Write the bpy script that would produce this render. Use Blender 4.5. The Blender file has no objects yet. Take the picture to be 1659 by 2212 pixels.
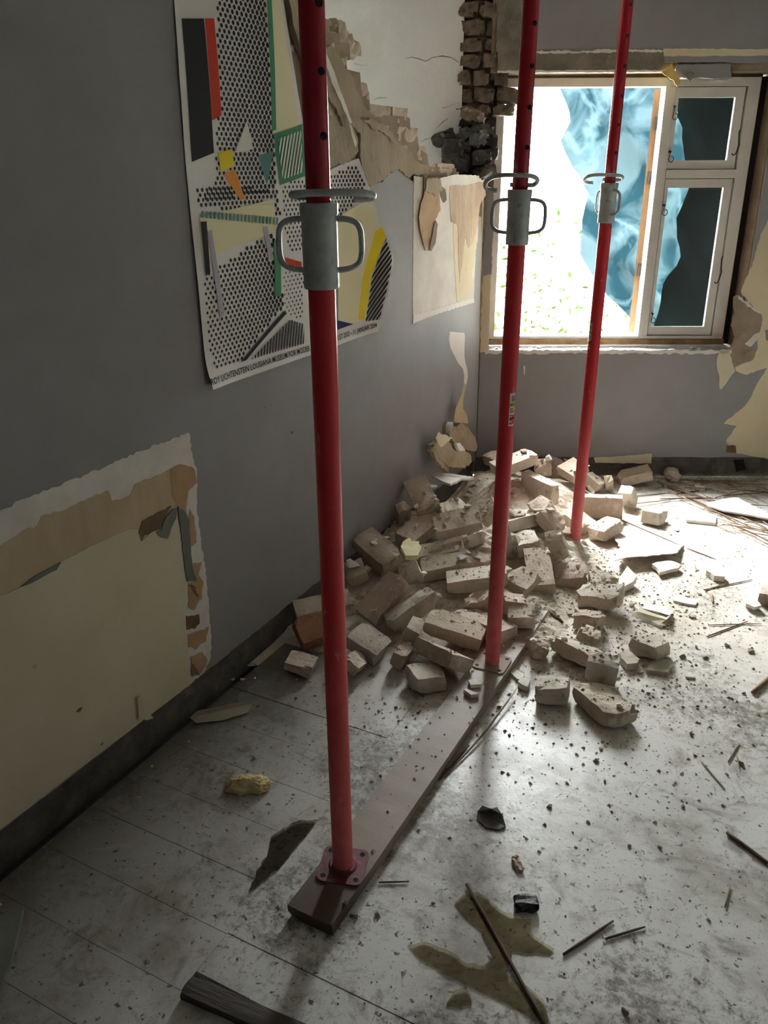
import bpy, bmesh, math, random
import numpy as np
from mathutils import Vector, Matrix, noise as mnoise
from mathutils.geometry import tessellate_polygon
from mathutils.bvhtree import BVHTree

# ------------------------------------------------------------------ camera, sky, exposure
W, H = 1659, 2212
F, PT, RO, YL = 1788.74, 0.393348, -0.0042835, 0.4835138
def _rz(v, a):
    c, s = math.cos(a), math.sin(a)
    return np.array([c*v[0]-s*v[1], s*v[0]+c*v[1], v[2]])
_cp, _sp = math.cos(PT), math.sin(PT)
_f = np.array([0, _cp, -_sp]); _r = np.array([1., 0, 0]); _u = np.array([0, _sp, _cp])
_r2 = _r*math.cos(RO)+_u*math.sin(RO); _u2 = -_r*math.sin(RO)+_u*math.cos(RO)
FWD, RGT, UPV = _rz(_f, YL), _rz(_r2, YL), _rz(_u2, YL)
CAM = np.array([1.578, 0.0, 1.6])

scene = bpy.context.scene
col = scene.collection
cd = bpy.data.cameras.new('camera'); co = bpy.data.objects.new('camera', cd); col.objects.link(co)
cd.sensor_fit = 'VERTICAL'; cd.sensor_height = 24.0; cd.lens = F/H*24.0
cd.clip_start = .02; cd.clip_end = 200
m = Matrix.Identity(4)
for i in range(3):
    m[i][0] = RGT[i]; m[i][1] = UPV[i]; m[i][2] = -FWD[i]; m[i][3] = CAM[i]
co.matrix_world = m
scene.camera = co

scene.view_settings.view_transform = 'Standard'
scene.view_settings.look = 'None'
scene.view_settings.gamma = 1.0
scene.view_settings.use_curve_mapping = False
scene.view_settings.exposure = 1.45
try:
    scene.cycles.use_denoising = True
    scene.cycles.max_bounces = 8
    scene.cycles.diffuse_bounces = 5
    scene.cycles.transparent_max_bounces = 16
    scene.cycles.sample_clamp_indirect = 12.0
    scene.cycles.caustics_reflective = False
    scene.cycles.caustics_refractive = False
except Exception:
    pass

world = bpy.data.worlds.new('overcast_sky'); scene.world = world
world.use_nodes = True
bg = world.node_tree.nodes['Background']
bg.inputs['Color'].default_value = (0.93, 0.985, 1.0, 1)
bg.inputs['Strength'].default_value = SKY_STRENGTH = 30.0

# hazy sun, high to the left outside the window
sl = bpy.data.lights.new('hazy_sun', 'SUN'); sl.energy = SUN_E = 9.0; sl.angle = math.radians(32); sl.color = (1.0, .985, .95)
so_ = bpy.data.objects.new('hazy_sun', sl); col.objects.link(so_)
so_.rotation_euler = Vector((.85, -.62, -1.4)).to_track_quat('-Z', 'Y').to_euler()

# ------------------------------------------------------------------ projection of measured picture points onto the room's planes
CORNER = np.array([0.0, 4.0986, 0.0])
_a = math.radians(26.719)
BD = np.array([math.cos(_a), math.sin(_a), 0.0])        # along the window wall
BN = np.array([BD[1], -BD[0], 0.0])                     # into the room
def ray(x, y): return FWD+RGT*(x-W/2)/F-UPV*(y-H/2)/F
def fl(x, y, z=0.0):
    d = ray(x, y); return CAM+d*((z-CAM[2])/d[2])
def lw(x, y, X=0.0):
    d = ray(x, y); return CAM+d*((X-CAM[0])/d[0])
def bw(x, y, off=0.0):
    d = ray(x, y); return CAM+d*(((CORNER+BN*off-CAM)@BN)/(d@BN))
def bs(s, off, z): return CORNER+BD*s+BN*off+np.array([0, 0, z])
def crop(c, pts):
    ox, oy, k = c; return [(ox+x/k, oy+y/k) for x, y in pts]

# ------------------------------------------------------------------ portals: daylight comes in through the openings
def portal(name, loc, normal, sx, sy):
    l = bpy.data.lights.new(name, 'AREA'); l.shape = 'RECTANGLE'; l.size = sx; l.size_y = sy
    l.cycles.is_portal = True
    o = bpy.data.objects.new(name, l); col.objects.link(o)
    o.location = loc
    o.rotation_euler = Vector(normal).to_track_quat('-Z', 'Y').to_euler()
    return o
portal('daylight_portal', bs(.66, -.30, 1.37), BN, 1.35, 1.35)
portal('daylight_portal', bs(-2.1, -.30, 1.42), BN, .85, 1.45)

# ------------------------------------------------------------------ helpers
def link(o, parent=None):
    col.objects.link(o)
    if parent is not None:
        o.parent = parent
        bpy.context.view_layer.update() if False else None
        o.matrix_parent_inverse = parent.matrix_basis.inverted()
    return o
def tag(o, label=None, cat=None, group=None, kind=None):
    if label: o['label'] = label
    if cat: o['category'] = cat
    if group: o['group'] = group
    if kind: o['kind'] = kind
    return o
def empty(name, loc=(0, 0, 0)):
    o = bpy.data.objects.new(name, None); col.objects.link(o); o.location = loc; o.empty_display_size = .05
    return o
def mk(name, verts, faces, mats, parent=None, smooth=False, idx=None):
    me = bpy.data.meshes.new(name)
    me.from_pydata([tuple(map(float, v)) for v in verts], [], faces)
    for mt in (mats if isinstance(mats, (list, tuple)) else [mats]): me.materials.append(mt)
    if idx is not None: me.polygons.foreach_set('material_index', idx)
    if smooth: me.polygons.foreach_set('use_smooth', [True]*len(me.polygons))
    me.update()
    o = bpy.data.objects.new(name, me)
    return link(o, parent)
def from_bm(name, bm, mats, parent=None, smooth=False):
    me = bpy.data.meshes.new(name); bm.to_mesh(me); bm.free()
    for mt in (mats if isinstance(mats, (list, tuple)) else [mats]): me.materials.append(mt)
    if smooth: me.polygons.foreach_set('use_smooth', [True]*len(me.polygons))
    o = bpy.data.objects.new(name, me)
    return link(o, parent)
class MB:
    def __init__(s): s.v = []; s.f = []; s.i = []
    def add(s, verts, faces, mi=0):
        n = len(s.v); s.v += [tuple(map(float, v)) for v in verts]
        s.f += [tuple(n+k for k in f) for f in faces]; s.i += [mi]*len(faces); return s
    def hexa(s, p, mi=0):       # p: 8 points, bottom 4 then top 4
        return s.add(p, [(3, 2, 1, 0), (4, 5, 6, 7), (0, 1, 5, 4), (1, 2, 6, 5), (2, 3, 7, 6), (3, 0, 4, 7)], mi)
    def box(s, x0, x1, y0, y1, z0, z1, mi=0):
        return s.hexa([(x0, y0, z0), (x1, y0, z0), (x1, y1, z0), (x0, y1, z0), (x0, y0, z1), (x1, y0, z1), (x1, y1, z1), (x0, y1, z1)], mi)
    def sbox(s, s0, s1, o0, o1, z0, z1, mi=0):   # box in window-wall coordinates
        return s.hexa([bs(s0, o0, z0), bs(s0, o1, z0), bs(s1, o1, z0), bs(s1, o0, z0), bs(s0, o0, z1), bs(s0, o1, z1), bs(s1, o1, z1), bs(s1, o0, z1)], mi)
    def tube(s, path, r, n=10, mi=0, cap=True):
        P = [Vector(p) for p in path]; R = r if isinstance(r, (list, tuple)) else [r]*len(P)
        rings = []; ref = None
        for i, p in enumerate(P):
            t = (P[min(i+1, len(P)-1)]-P[max(i-1, 0)]).normalized()
            if ref is None:
                ref = t.orthogonal().normalized()
            ref = (ref-t*ref.dot(t)).normalized(); b = t.cross(ref)
            rings.append([p+(ref*math.cos(2*math.pi*k/n)+b*math.sin(2*math.pi*k/n))*R[i] for k in range(n)])
        v = [q for rg in rings for q in rg]; f = []
        for i in range(len(P)-1):
            for k in range(n):
                f.append((i*n+k, i*n+(k+1) % n, (i+1)*n+(k+1) % n, (i+1)*n+k))
        if cap: f += [tuple(range(n-1, -1, -1)), tuple((len(P)-1)*n+k for k in range(n))]
        return s.add(v, f, mi)
    def build(s, name, mats, parent=None, smooth=False): return mk(name, s.v, s.f, mats, parent, smooth, s.i)
def jag(pts, amp=.003, step=.012, seed=0, close=True):
    """break up a 3-D outline into a torn edge; points stay in the plane spanned by the outline"""
    rnd = random.Random(seed); P = [np.array(p, float) for p in pts]; n = len(P)
    c = sum(P)/n; nrm = np.zeros(3)
    for i in range(n): nrm += np.cross(P[i]-c, P[(i+1) % n]-c)
    nrm /= np.linalg.norm(nrm)+1e-12
    out = []
    for i in range(n if close else n-1):
        a, b = P[i], P[(i+1) % n]; L = np.linalg.norm(b-a); k = max(1, min(60, int(L/step)))
        t = (b-a)/(L+1e-9); q = np.cross(nrm, t)
        for j in range(k):
            out.append(a+(b-a)*(j/k)+q*(rnd.uniform(-amp, amp))+t*(rnd.uniform(-.3, .3)*amp if j else 0))
    if not close: out.append(P[-1])
    return out
def slab(name, pts, nrm, th, mats, parent=None, bend=None, cuts=0):
    """a flat piece: front outline pts, thickness th behind it along -nrm"""
    nrm = np.array(nrm, float); P = [np.array(p, float) for p in pts]; n = len(P)
    tris = tessellate_polygon([[Vector(p) for p in P]])
    v = P+[p-nrm*th for p in P]; f = []
    for t in tris:
        a, b, c = [P[k] for k in t]
        if np.cross(b-a, c-a)@nrm < 0: t = t[::-1]
        f.append(tuple(t)); f.append(tuple(k+n for k in reversed(t)))
    area = sum(np.cross(P[i]-P[0], P[(i+1) % n]-P[0]) for i in range(n))@nrm
    for i in range(n):
        j = (i+1) % n
        f.append((i, i+n, j+n, j) if area > 0 else (i, j, j+n, i+n))
    if not cuts and bend is None: return mk(name, v, f, mats, parent)
    bm = bmesh.new(); bv = [bm.verts.new(tuple(map(float, q))) for q in v]
    for t in f:
        try: bm.faces.new([bv[k] for k in t])
        except ValueError: pass
    for _ in range(cuts):
        es = [e for e in bm.edges if e.calc_length() > .03]
        if not es: break
        bmesh.ops.subdivide_edges(bm, edges=es, cuts=1, use_grid_fill=False)
        bmesh.ops.triangulate(bm, faces=[q for q in bm.faces if len(q.verts) > 3])
    if bend:
        for q in bm.verts: q.co = Vector(bend(np.array(q.co)))
    return from_bm(name, bm, mats, parent)

# ------------------------------------------------------------------ materials
MATS = {}
def srgb(r, g, b):
    return tuple((c/255/12.92 if c/255 <= .04045 else ((c/255+.055)/1.055)**2.4) for c in (r, g, b))+(1,)
def nd(nt, t, **kw):
    n = nt.nodes.new(t)
    for k, v in kw.items():
        if k in n.inputs: n.inputs[k].default_value = v
        else: setattr(n, k, v)
    return n
def M(name, c1, c2=None, scale=8, rough=.8, bump=.0, bscale=60, c3=None, s3=30, t3=(.55, .7), metal=0., stretch=None, lo=.35, hi=.65, coords='Object', detail=6, dist=.0, spec=None, bdist=.01):
    mt = bpy.data.materials.new(name); mt.use_nodes = True; nt = mt.node_tree
    b = nt.nodes['Principled BSDF']; b.inputs['Roughness'].default_value = rough; b.inputs['Metallic'].default_value = metal
    if spec is not None: b.inputs['Specular IOR Level'].default_value = spec
    tc = nd(nt, 'ShaderNodeTexCoord'); mp = nd(nt, 'ShaderNodeMapping'); nt.links.new(tc.outputs[coords], mp.inputs[0])
    if stretch: mp.inputs['Scale'].default_value = stretch
    if c2 is None: b.inputs['Base Color'].default_value = c1; last = None
    else:
        n1 = nd(nt, 'ShaderNodeTexNoise', Scale=scale, Detail=detail, Roughness=.62, Distortion=dist); nt.links.new(mp.outputs[0], n1.inputs['Vector'])
        mr = nd(nt, 'ShaderNodeMapRange'); mr.inputs[1].default_value = lo; mr.inputs[2].default_value = hi
        nt.links.new(n1.outputs['Fac'], mr.inputs[0])
        mx = nd(nt, 'ShaderNodeMix', data_type='RGBA'); mx.inputs[6].default_value = c1; mx.inputs[7].default_value = c2
        nt.links.new(mr.outputs[0], mx.inputs[0]); last = mx.outputs[2]
        if c3 is not None:
            n3 = nd(nt, 'ShaderNodeTexNoise', Scale=s3, Detail=5., Roughness=.6); nt.links.new(mp.outputs[0], n3.inputs['Vector'])
            m3 = nd(nt, 'ShaderNodeMapRange'); m3.inputs[1].default_value = t3[0]; m3.inputs[2].default_value = t3[1]; nt.links.new(n3.outputs['Fac'], m3.inputs[0])
            x3 = nd(nt, 'ShaderNodeMix', data_type='RGBA'); nt.links.new(last, x3.inputs[6]); x3.inputs[7].default_value = c3
            nt.links.new(m3.outputs[0], x3.inputs[0]); last = x3.outputs[2]
        nt.links.new(last, b.inputs['Base Color'])
    if bump:
        nb = nd(nt, 'ShaderNodeTexNoise', Scale=bscale, Detail=6., Roughness=.65); nt.links.new(mp.outputs[0], nb.inputs['Vector'])
        bp = nd(nt, 'ShaderNodeBump', Strength=bump, Distance=bdist); nt.links.new(nb.outputs['Fac'], bp.inputs['Height']); nt.links.new(bp.outputs[0], b.inputs['Normal'])
    MATS[name] = mt
    return mt
S = srgb
WALLPAPER = M('grey_wallpaper', S(142, 142, 144), S(133, 132, 132), 3, .75, .25, 260, bdist=.002, c3=S(126, 124, 120), s3=1.3, t3=(.58, .8))
BUFFL = M('loose_buff_plaster', S(178, 164, 138), S(152, 138, 112), 9, .95, .7, 50, c3=S(128, 114, 92), s3=14, t3=(.58, .75))
MASON = M('masonry_core', S(150, 134, 112), S(118, 102, 84), 9, .95, .6, 45)
BASEBAND = M('old_cement_base', S(98, 94, 88), S(66, 62, 57), 14, .9, .7, 40, c3=S(120, 116, 108), s3=7, t3=(.6, .75))
BUFF = M('buff_undercoat_plaster', S(164, 150, 126), S(148, 134, 110), 7, .95, .75, 70, c3=S(124, 110, 88), s3=30, t3=(.58, .78), stretch=(1, 1.2, .6))
PALEBRICK = [M('pale_brick_%s' % k, S(*c1), S(*c2), 10, .93, .5, 70, c3=S(*c3), s3=16, t3=(.57, .72)) for k, c1, c2, c3 in (
    ('cream', (206, 197, 182), (184, 172, 155), (158, 144, 126)),
    ('sand', (198, 186, 168), (176, 162, 142), (146, 130, 110)),
    ('rose', (190, 174, 158), (168, 150, 134), (204, 192, 178)),
    ('grey', (198, 190, 176), (176, 167, 151), (148, 137, 121)))]
ORANGEBRICK = M('orange_stained_brick', S(178, 138, 108), S(150, 106, 78), 9, .93, .5, 70, c3=S(160, 146, 126), s3=12, t3=(.55, .7))
SOOT = M('sooty_stone', S(86, 84, 80), S(34, 34, 34), 9, .85, .8, 40, c3=S(148, 144, 136), s3=14, t3=(.6, .72))
SCAR = M('torn_masonry', S(126, 112, 92), S(76, 66, 56), 14, .95, .9, 40, c3=S(158, 148, 130), s3=18, t3=(.58, .7))
CEMENT = M('lintel_cement', S(136, 130, 116), S(106, 100, 88), 10, .92, .5, 60, c3=S(156, 150, 136), s3=25, t3=(.6, .75))
WHITEPAINT = M('white_primer', S(218, 215, 208), S(200, 196, 186), 7, .8, .25, 120, bdist=.003)
TAN = M('tan_paper', S(190, 173, 142), S(170, 150, 116), 5, .85, .2, 90, stretch=(1, 1, .4), bdist=.003)
OCHRE = M('ochre_paper', S(182, 153, 114), S(158, 128, 90), 7, .85, .2, 90, bdist=.003)
CREAM = M('cream_wallpaper', S(208, 201, 176), S(198, 190, 162), 3, .85, .2, 200, c3=S(160, 146, 116), s3=25, t3=(.68, .78), bdist=.002)
YELLOW = M('yellow_underpaper', S(212, 202, 174), S(204, 191, 158), 4, .85, .25, 120, c3=S(190, 164, 116), s3=9, t3=(.62, .78), bdist=.003)
GREENGREY = M('grey_green_paper', S(118, 122, 112), S(98, 102, 94), 6, .85, .2, 90)
DARKBROWN = M('dark_brown_paper', S(122, 96, 64), S(96, 74, 48), 8, .85, .3, 90)
VOID = M('dark_gap', S(30, 27, 24), S(18, 16, 14), 20, .95)
FARWHITE = M('whitewashed_plaster', S(218, 219, 217), S(206, 207, 203), 2.2, .85, .3, 30, c3=S(190, 188, 180), s3=1.4, t3=(.6, .8))
PAINTWOOD = M('white_window_paint', S(214, 212, 204), S(202, 199, 190), 6, .45, .15, 50)
RAWWOOD = M('weathered_wood', S(150, 118, 84), S(112, 82, 56), 10, .8, .4, 60, stretch=(1, 1, .25))
SILLWOOD = M('brown_sill_wood', S(158, 130, 96), S(124, 98, 70), 14, .7, .3, 60)
IRON = M('black_iron', S(44, 42, 40), S(64, 58, 52), 40, .5, .1, 80, metal=.6)
STICK = M('dry_reed', S(158, 138, 110), S(116, 96, 74), 12, .85, .3, 60)
DARKSTICK = M('brown_lath', S(98, 76, 56), S(70, 54, 40), 15, .85, .3, 60)
CHUNKM = M('mortar_crumble', S(212, 203, 188), S(186, 174, 156), 16, .95, .6, 60, c3=S(154, 140, 120), s3=30, t3=(.58, .7))
CHUNKW = M('white_plaster_lump', S(228, 224, 214), S(206, 200, 188), 14, .93, .4, 60)
GRITM = M('grey_grit', S(150, 143, 130), S(112, 105, 95), 20, .95)
PAPERW = M('white_paper', S(224, 222, 216), S(212, 209, 202), 5, .8, .15, 60)
FOAM = M('yellowed_foam', S(222, 208, 158), S(200, 182, 128), 18, .85, .6, 60)
# floor paint: white, worn, dirty, speckled; dusty around the heap
def floor_material():
    mt = bpy.data.materials.new('worn_white_floor_paint'); mt.use_nodes = True; nt = mt.node_tree; L = nt.links.new
    b = nt.nodes['Principled BSDF']
    geo = nd(nt, 'ShaderNodeNewGeometry'); P = geo.outputs['Position']
    oi = nd(nt, 'ShaderNodeObjectInfo')
    def noi(sc, det=6., ro=.6, dist=0., stretch=None, w=None):
        n = nd(nt, 'ShaderNodeTexNoise', Scale=sc, Detail=det, Roughness=ro, Distortion=dist)
        if stretch:
            mp = nd(nt, 'ShaderNodeMapping'); mp.inputs['Scale'].default_value = stretch; L(P, mp.inputs[0]); L(mp.outputs[0], n.inputs['Vector'])
        else: L(P, n.inputs['Vector'])
        return n.outputs['Fac']
    def rng(x, a, c, lo=0., hi=1.):
        r = nd(nt, 'ShaderNodeMapRange'); r.inputs[1].default_value = a; r.inputs[2].default_value = c; r.inputs[3].default_value = lo; r.inputs[4].default_value = hi
        L(x, r.inputs[0]); return r.outputs[0]
    def mix(fac, A, B):
        x = nd(nt, 'ShaderNodeMix', data_type='RGBA')
        if isinstance(A, tuple): x.inputs[6].default_value = A
        else: L(A, x.inputs[6])
        if isinstance(B, tuple): x.inputs[7].default_value = B
        else: L(B, x.inputs[7])
        L(fac, x.inputs[0]); return x.outputs[2]
    def mul(a, c):
        x = nd(nt, 'ShaderNodeMath', operation='MULTIPLY'); L(a, x.inputs[0])
        if isinstance(c, float): x.inputs[1].default_value = c
        else: L(c, x.inputs[1])
        return x.outputs[0]
    base = mix(noi(2.5), S(222, 222, 219), S(206, 204, 199))
    g0 = rng(noi(1.9, 4., .55, .5), .42, .64)
    # boot-worn grime in large drifting patches
    g1 = rng(noi(3.2, 8., .66, .4), .47, .66)
    c = mix(mul(g1, .75), base, S(134, 126, 110))
    g2 = rng(noi(9., 8., .72, .6), .53, .66)
    c = mix(mul(g2, .62), c, S(118, 109, 93))
    g3 = rng(noi(5., 6., .65, 1.2, (1, 3.2, 1)), .60, .72)
    c = mix(mul(g3, .5), c, S(104, 94, 80))
    # grime along the long wall, deepened to paint in the dimmer left floor
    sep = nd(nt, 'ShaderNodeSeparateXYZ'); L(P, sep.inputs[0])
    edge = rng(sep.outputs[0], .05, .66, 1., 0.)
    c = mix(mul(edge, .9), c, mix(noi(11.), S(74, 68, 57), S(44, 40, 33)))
    # brick dust around the heap
    dx = nd(nt, 'ShaderNodeVectorMath', operation='DISTANCE'); L(P, dx.inputs[0]); dx.inputs[1].default_value = (.72, 3.1, 0)
    dn = nd(nt, 'ShaderNodeMath', operation='ADD'); L(dx.outputs['Value'], dn.inputs[0]); L(rng(noi(4.), 0., 1., -.35, .35), dn.inputs[1])
    dust = rng(dn.outputs[0], .55, 1.35, 1., 0.)
    c = mix(mul(dust, .75), c, mix(noi(22.), S(206, 194, 176), S(176, 162, 142)))
    # clustered boot grime, dense where people walked
    ad_ = nd(nt, 'ShaderNodeMath', operation='MULTIPLY_ADD'); L(g0, ad_.inputs[0]); ad_.inputs[1].default_value = .20; L(noi(34., 9., .82, .3), ad_.inputs[2])
    c = mix(mul(rng(ad_.outputs[0], .60, .74), .78), c, S(92, 86, 71))
    c = mix(mul(rng(noi(6., 7., .7, 2.2, (2.2, .8, 1)), .60, .68), .5), c, S(112, 104, 88))
    # dark specks
    sp = rng(noi(48., 3., .55), .635, .69)
    c = mix(mul(sp, .85), c, S(66, 60, 51))
    sp2 = rng(noi(150., 2., .5), .67, .72)
    c = mix(mul(sp2, .75), c, S(72, 66, 57))
    L(c, b.inputs['Base Color'])
    rg = nd(nt, 'ShaderNodeMath', operation='ADD'); L(rng(g1, 0., 1., .24, .44), rg.inputs[0]); L(mul(dust, .4), rg.inputs[1]); rg.use_clamp = True
    L(rg.outputs[0], b.inputs['Roughness'])
    b.inputs['Specular IOR Level'].default_value = .5
    bp = nd(nt, 'ShaderNodeBump', Strength=.25, Distance=.004); L(noi(45., 8., .7), bp.inputs['Height']); L(bp.outputs[0], b.inputs['Normal'])
    return mt
FLOORM = floor_material()

# ------------------------------------------------------------------ floor: boards across the room
RX, YB = 3.0, -1.6
floor = MB().hexa([(x, y, z) for z in (-.2, -.03) for x, y in ((-.12, YB-.1), (RX+.1, YB-.1), (RX+.1, 4.10+RX*.5035+.15), (-.12, 4.14))]).build('floor', VOID)
tag(floor, 'worn white painted board floor under the rubble', kind='structure')
def board(x0, x1, y0, y1, z1, jit=.0006):
    def clip(x0, y):     # the window wall runs aslant
        return max(x0, (y-4.0986)/.5035+.005) if y > 4.0986 else x0
    a, b_ = clip(x0, y0), clip(x0, y1)
    if a >= x1-.02: return
    b_ = min(b_, x1-.01)
    pts = [(a, y0), (x1, y0), (x1, y1), (b_, y1)]
    MB().hexa([(x, y, -.028) for x, y in pts]+[(x, y, z1+random.Random(int(x*1e4+y*1e5)).uniform(-jit, jit)) for x, y in pts]).build('floor_board', FLOORM, floor)
rb = random.Random(4)
k = 0
pitch = .1572
y = .8855-16*pitch
while y < 5.7:
    y0, y1 = y+rb.uniform(.0004, .0014), y+pitch-rb.uniform(.0002, .0010)
    dz = rb.uniform(-.0008, .0008)
    if y0 < 3.9: board(.042, .6235, y0, y1, dz)
    y0r, y1r = (y+.0026 if abs(y-1.0427) < .02 else y-.00005, y+pitch-(.0022 if abs(y+pitch-1.0427) < .02 else 0))
    if abs(y-.8855) < .01:        # here a strip of the board is broken out
        board(.6255, RX, y0+.05, y1, .0022+dz)
        board(.93, RX, y0, y0+.046, .0022+dz)
    else:
        board(.6255 if y0 < 3.9 else .042, RX, y0r, y1r, .0022, 0.)
    y += pitch

# ------------------------------------------------------------------ long wall on the left (plane x = 0)
def lwp(pts, X): return [np.array(lw(px, py, X)) for px, py in pts]
C3 = (600, 0, 3.318)
edge_px = crop(C3, [(340, 60), (345, 125), (372, 140), (378, 225), (450, 245), (455, 297), (520, 310), (526, 420), (492, 432), (505, 492), (595, 515), (603, 640), (660, 655), (668, 800), (700, 812), (925, 830), (950, 842), (955, 962), (1005, 970), (1015, 1060), (1075, 1100), (1085, 1185), (1280, 1200), (1285, 1265), (1480, 1270)])
edge = [(p[1], p[2]) for p in lwp(edge_px, -.02)]
topy = edge[0][0]
wall_left = None
def wall_outline():
    o = [(YB, -.05), (YB, 2.5), (topy-.16, 2.5), (topy-.12, 2.3), (topy-.06, 2.15)]
    o += [(y_-.016, z_-.004) for y_, z_ in edge]
    o += [(4.11, edge[-1][1]-.01), (4.11, -.05)]
    return o
wall_left = slab('wall_left', [(-.014, y_, z_) for y_, z_ in wall_outline()], (1, 0, 0), .116, MASON)
tag(wall_left, 'grey papered long wall with its top corner broken away', kind='structure')
slab('far_plaster', [(-.1305, y_, z_) for y_, z_ in wall_outline()], (1, 0, 0), .008, FARWHITE, wall_left)
# individual bricks left standing along the broken edge, one course per step
def rough_box(a, b_, c_, seed, chip=.006, noise_=.0012, ragged=(0, 0), cells=(6, 3, 2)):
    rnd = random.Random(seed); nx, ny, nz = cells
    idx = {}; V = []; Fc = []
    knock = {q: rnd.random()**2*chip*2.4 for q in [(i, j, k_) for i in (0, nx) for j in (0, ny) for k_ in (0, nz)]}
    rag = {(j, k_): (rnd.uniform(0, 1), rnd.uniform(0, 1)) for j in range(ny+1) for k_ in range(nz+1)}
    def vid(i, j, k_):
        key = (i, j, k_)
        if key in idx: return idx[key]
        x, y_, z_ = (i/nx-.5)*a, (j/ny-.5)*b_, (k_/nz-.5)*c_
        if ragged[1] and i >= nx-1:
            x -= ragged[1]*rag[(j, k_)][1]*(1 if i == nx else .45)
        if ragged[0] and i <= 1:
            x += ragged[0]*rag[(j, k_)][0]*(1 if i == 0 else .45)
        on = (i in (0, nx))+(j in (0, ny))+(k_ in (0, nz))
        r = rnd.uniform(.2, 1)*chip*.35 if on == 2 else 0
        if on == 3: r = knock[key]
        for ax, (n_, full) in enumerate(((i, nx), (j, ny), (k_, nz))):
            s_ = 1 if n_ == 0 else (-1 if n_ == full else 0)
            if on >= 2 and s_:
                if ax == 0: x += s_*r
                if ax == 1: y_ += s_*r
                if ax == 2: z_ += s_*r
        V.append((x+rnd.uniform(-1, 1)*noise_, y_+rnd.uniform(-1, 1)*noise_, z_+rnd.uniform(-1, 1)*noise_))
        idx[key] = len(V)-1; return idx[key]
    for i in range(nx):
        for j in range(ny):
            Fc.append((vid(i, j, 0), vid(i, j+1, 0), vid(i+1, j+1, 0), vid(i+1, j, 0))); Fc.append((vid(i, j, nz), vid(i+1, j, nz), vid(i+1, j+1, nz), vid(i, j+1, nz)))
    for i in range(nx):
        for k_ in range(nz):
            Fc.append((vid(i, 0, k_), vid(i+1, 0, k_), vid(i+1, 0, k_+1), vid(i, 0, k_+1))); Fc.append((vid(i, ny, k_), vid(i, ny, k_+1), vid(i+1, ny, k_+1), vid(i+1, ny, k_)))
    for j in range(ny):
        for k_ in range(nz):
            Fc.append((vid(0, j, k_), vid(0, j, k_+1), vid(0, j+1, k_+1), vid(0, j+1, k_))); Fc.append((vid(nx, j, k_), vid(nx, j+1, k_), vid(nx, j+1, k_+1), vid(nx, j, k_+1)))
    return V, Fc
def put(name, VF, mat_, centre, Mx, parent=None):
    me = bpy.data.meshes.new(name); me.from_pydata(VF[0], [], VF[1]); me.materials.append(mat_); me.update()
    o = bpy.data.objects.new(name, me); link(o, parent)
    mm = Matrix.Identity(4)
    for i in range(3):
        for j in range(3): mm[i][j] = Mx[i][j]
        mm[i][3] = centre[i]
    o.matrix_basis = mm
    return o
YZ = [[0, 1, 0], [1, 0, 0], [0, 0, 1]]        # length along the wall
def edge_y(z_):      # how far the wall still reaches at height z_
    best = None
    for (y0, z0), (y1, z1) in zip(edge[:-1], edge[1:]):
        if min(z0, z1)-1e-6 <= z_ <= max(z0, z1)+1e-6:
            t = 0 if abs(z1-z0) < 1e-6 else (z_-z0)/(z1-z0)
            v = y0+(y1-y0)*t
            best = v if best is None else max(best, v)
    return best
steps = []
zz = edge[-1][1]
course = 0
while zz > .0 and course < 10:
    z0 = edge[-1][1]-.004+course*.0665
    ye = edge_y(z0-.03)
    if ye is None: ye = edge_y(z0-.015) or topy
    nb = 4 if course == 0 else (3 if course < 3 else 2)
    yy = ye
    for q in range(nb):
        Lb = (.228 if (course+q) % 2 else .2) if q or course % 2 else .15
        yc = yy-Lb/2
        put('brick', rough_box(Lb-.006, .104, .056, 700+course*9+q, .007, .0016, ragged=(0, .02 if q == 0 else 0)),
            PALEBRICK[1], (-.0655, yc, z0-.03), [[0, -1, 0], [1, 0, 0], [0, 0, 1]], wall_left)
        yy -= Lb+.008
    course += 1
# top loose bits on the last courses
for q, (px, py, dx_) in enumerate(((722, 60, .10), (733, 84, .13), (748, 100, .15))):
    p = lw(px, py, -.06); put('brick', rough_box(dx_, .1, .05, 790+q, .012, .003, ragged=(.02, .03)), PALEBRICK[1], (-.066, p[1]-.02, p[2]-.01), [[0, -1, 0], [1, 0, .15], [0, -.1, 1]], wall_left)

# buff undercoat left on the bricks, in broken slabs
def lslab(name, c, pts, X, th, mat_, parent=None, amp=.004, step=.016, seed=0, **kw):
    return slab(name, jag(lwp(crop(c, pts) if c else pts, X), amp, step, seed), (1, 0, 0), th, mat_, parent, **kw)
par = wall_left
lslab('plaster_slab', C3, [(330, -60), (345, 330), (400, 330), (440, 400), (480, 480), (545, 560), (560, 640), (600, 700), (615, 760), (690, 830), (740, 870), (830, 960), (845, 1010), (900, 1050), (960, 1100), (1000, 1160), (1085, 1185), (1080, 1250), (975, 1252), (940, 1280), (900, 1235), (870, 1212), (800, 1240), (750, 1300), (655, 1330), (615, 1235), (592, 1120), (592, 960), (540, 905), (470, 740), (400, 560), (345, 420), (300, 120), (190, -120)], .004, .018, BUFF, par, seed=1)
lslab('plaster_slab', C3, [(60, -90), (200, -90), (310, 150), (345, 430), (400, 575), (470, 735), (530, 890), (575, 1000), (580, 1090), (545, 1130), (512, 1162), (500, 1130), (440, 1050), (390, 940), (372, 900), (300, 640), (200, 420), (130, 240)], .012, .02, BUFF, par, seed=2)
lslab('plaster_slab', C3, [(360, 740), (400, 800), (460, 960), (512, 1080), (510, 1160), (440, 1180), (372, 1210), (340, 1000)], .019, .014, BUFF, par, seed=3)
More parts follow.
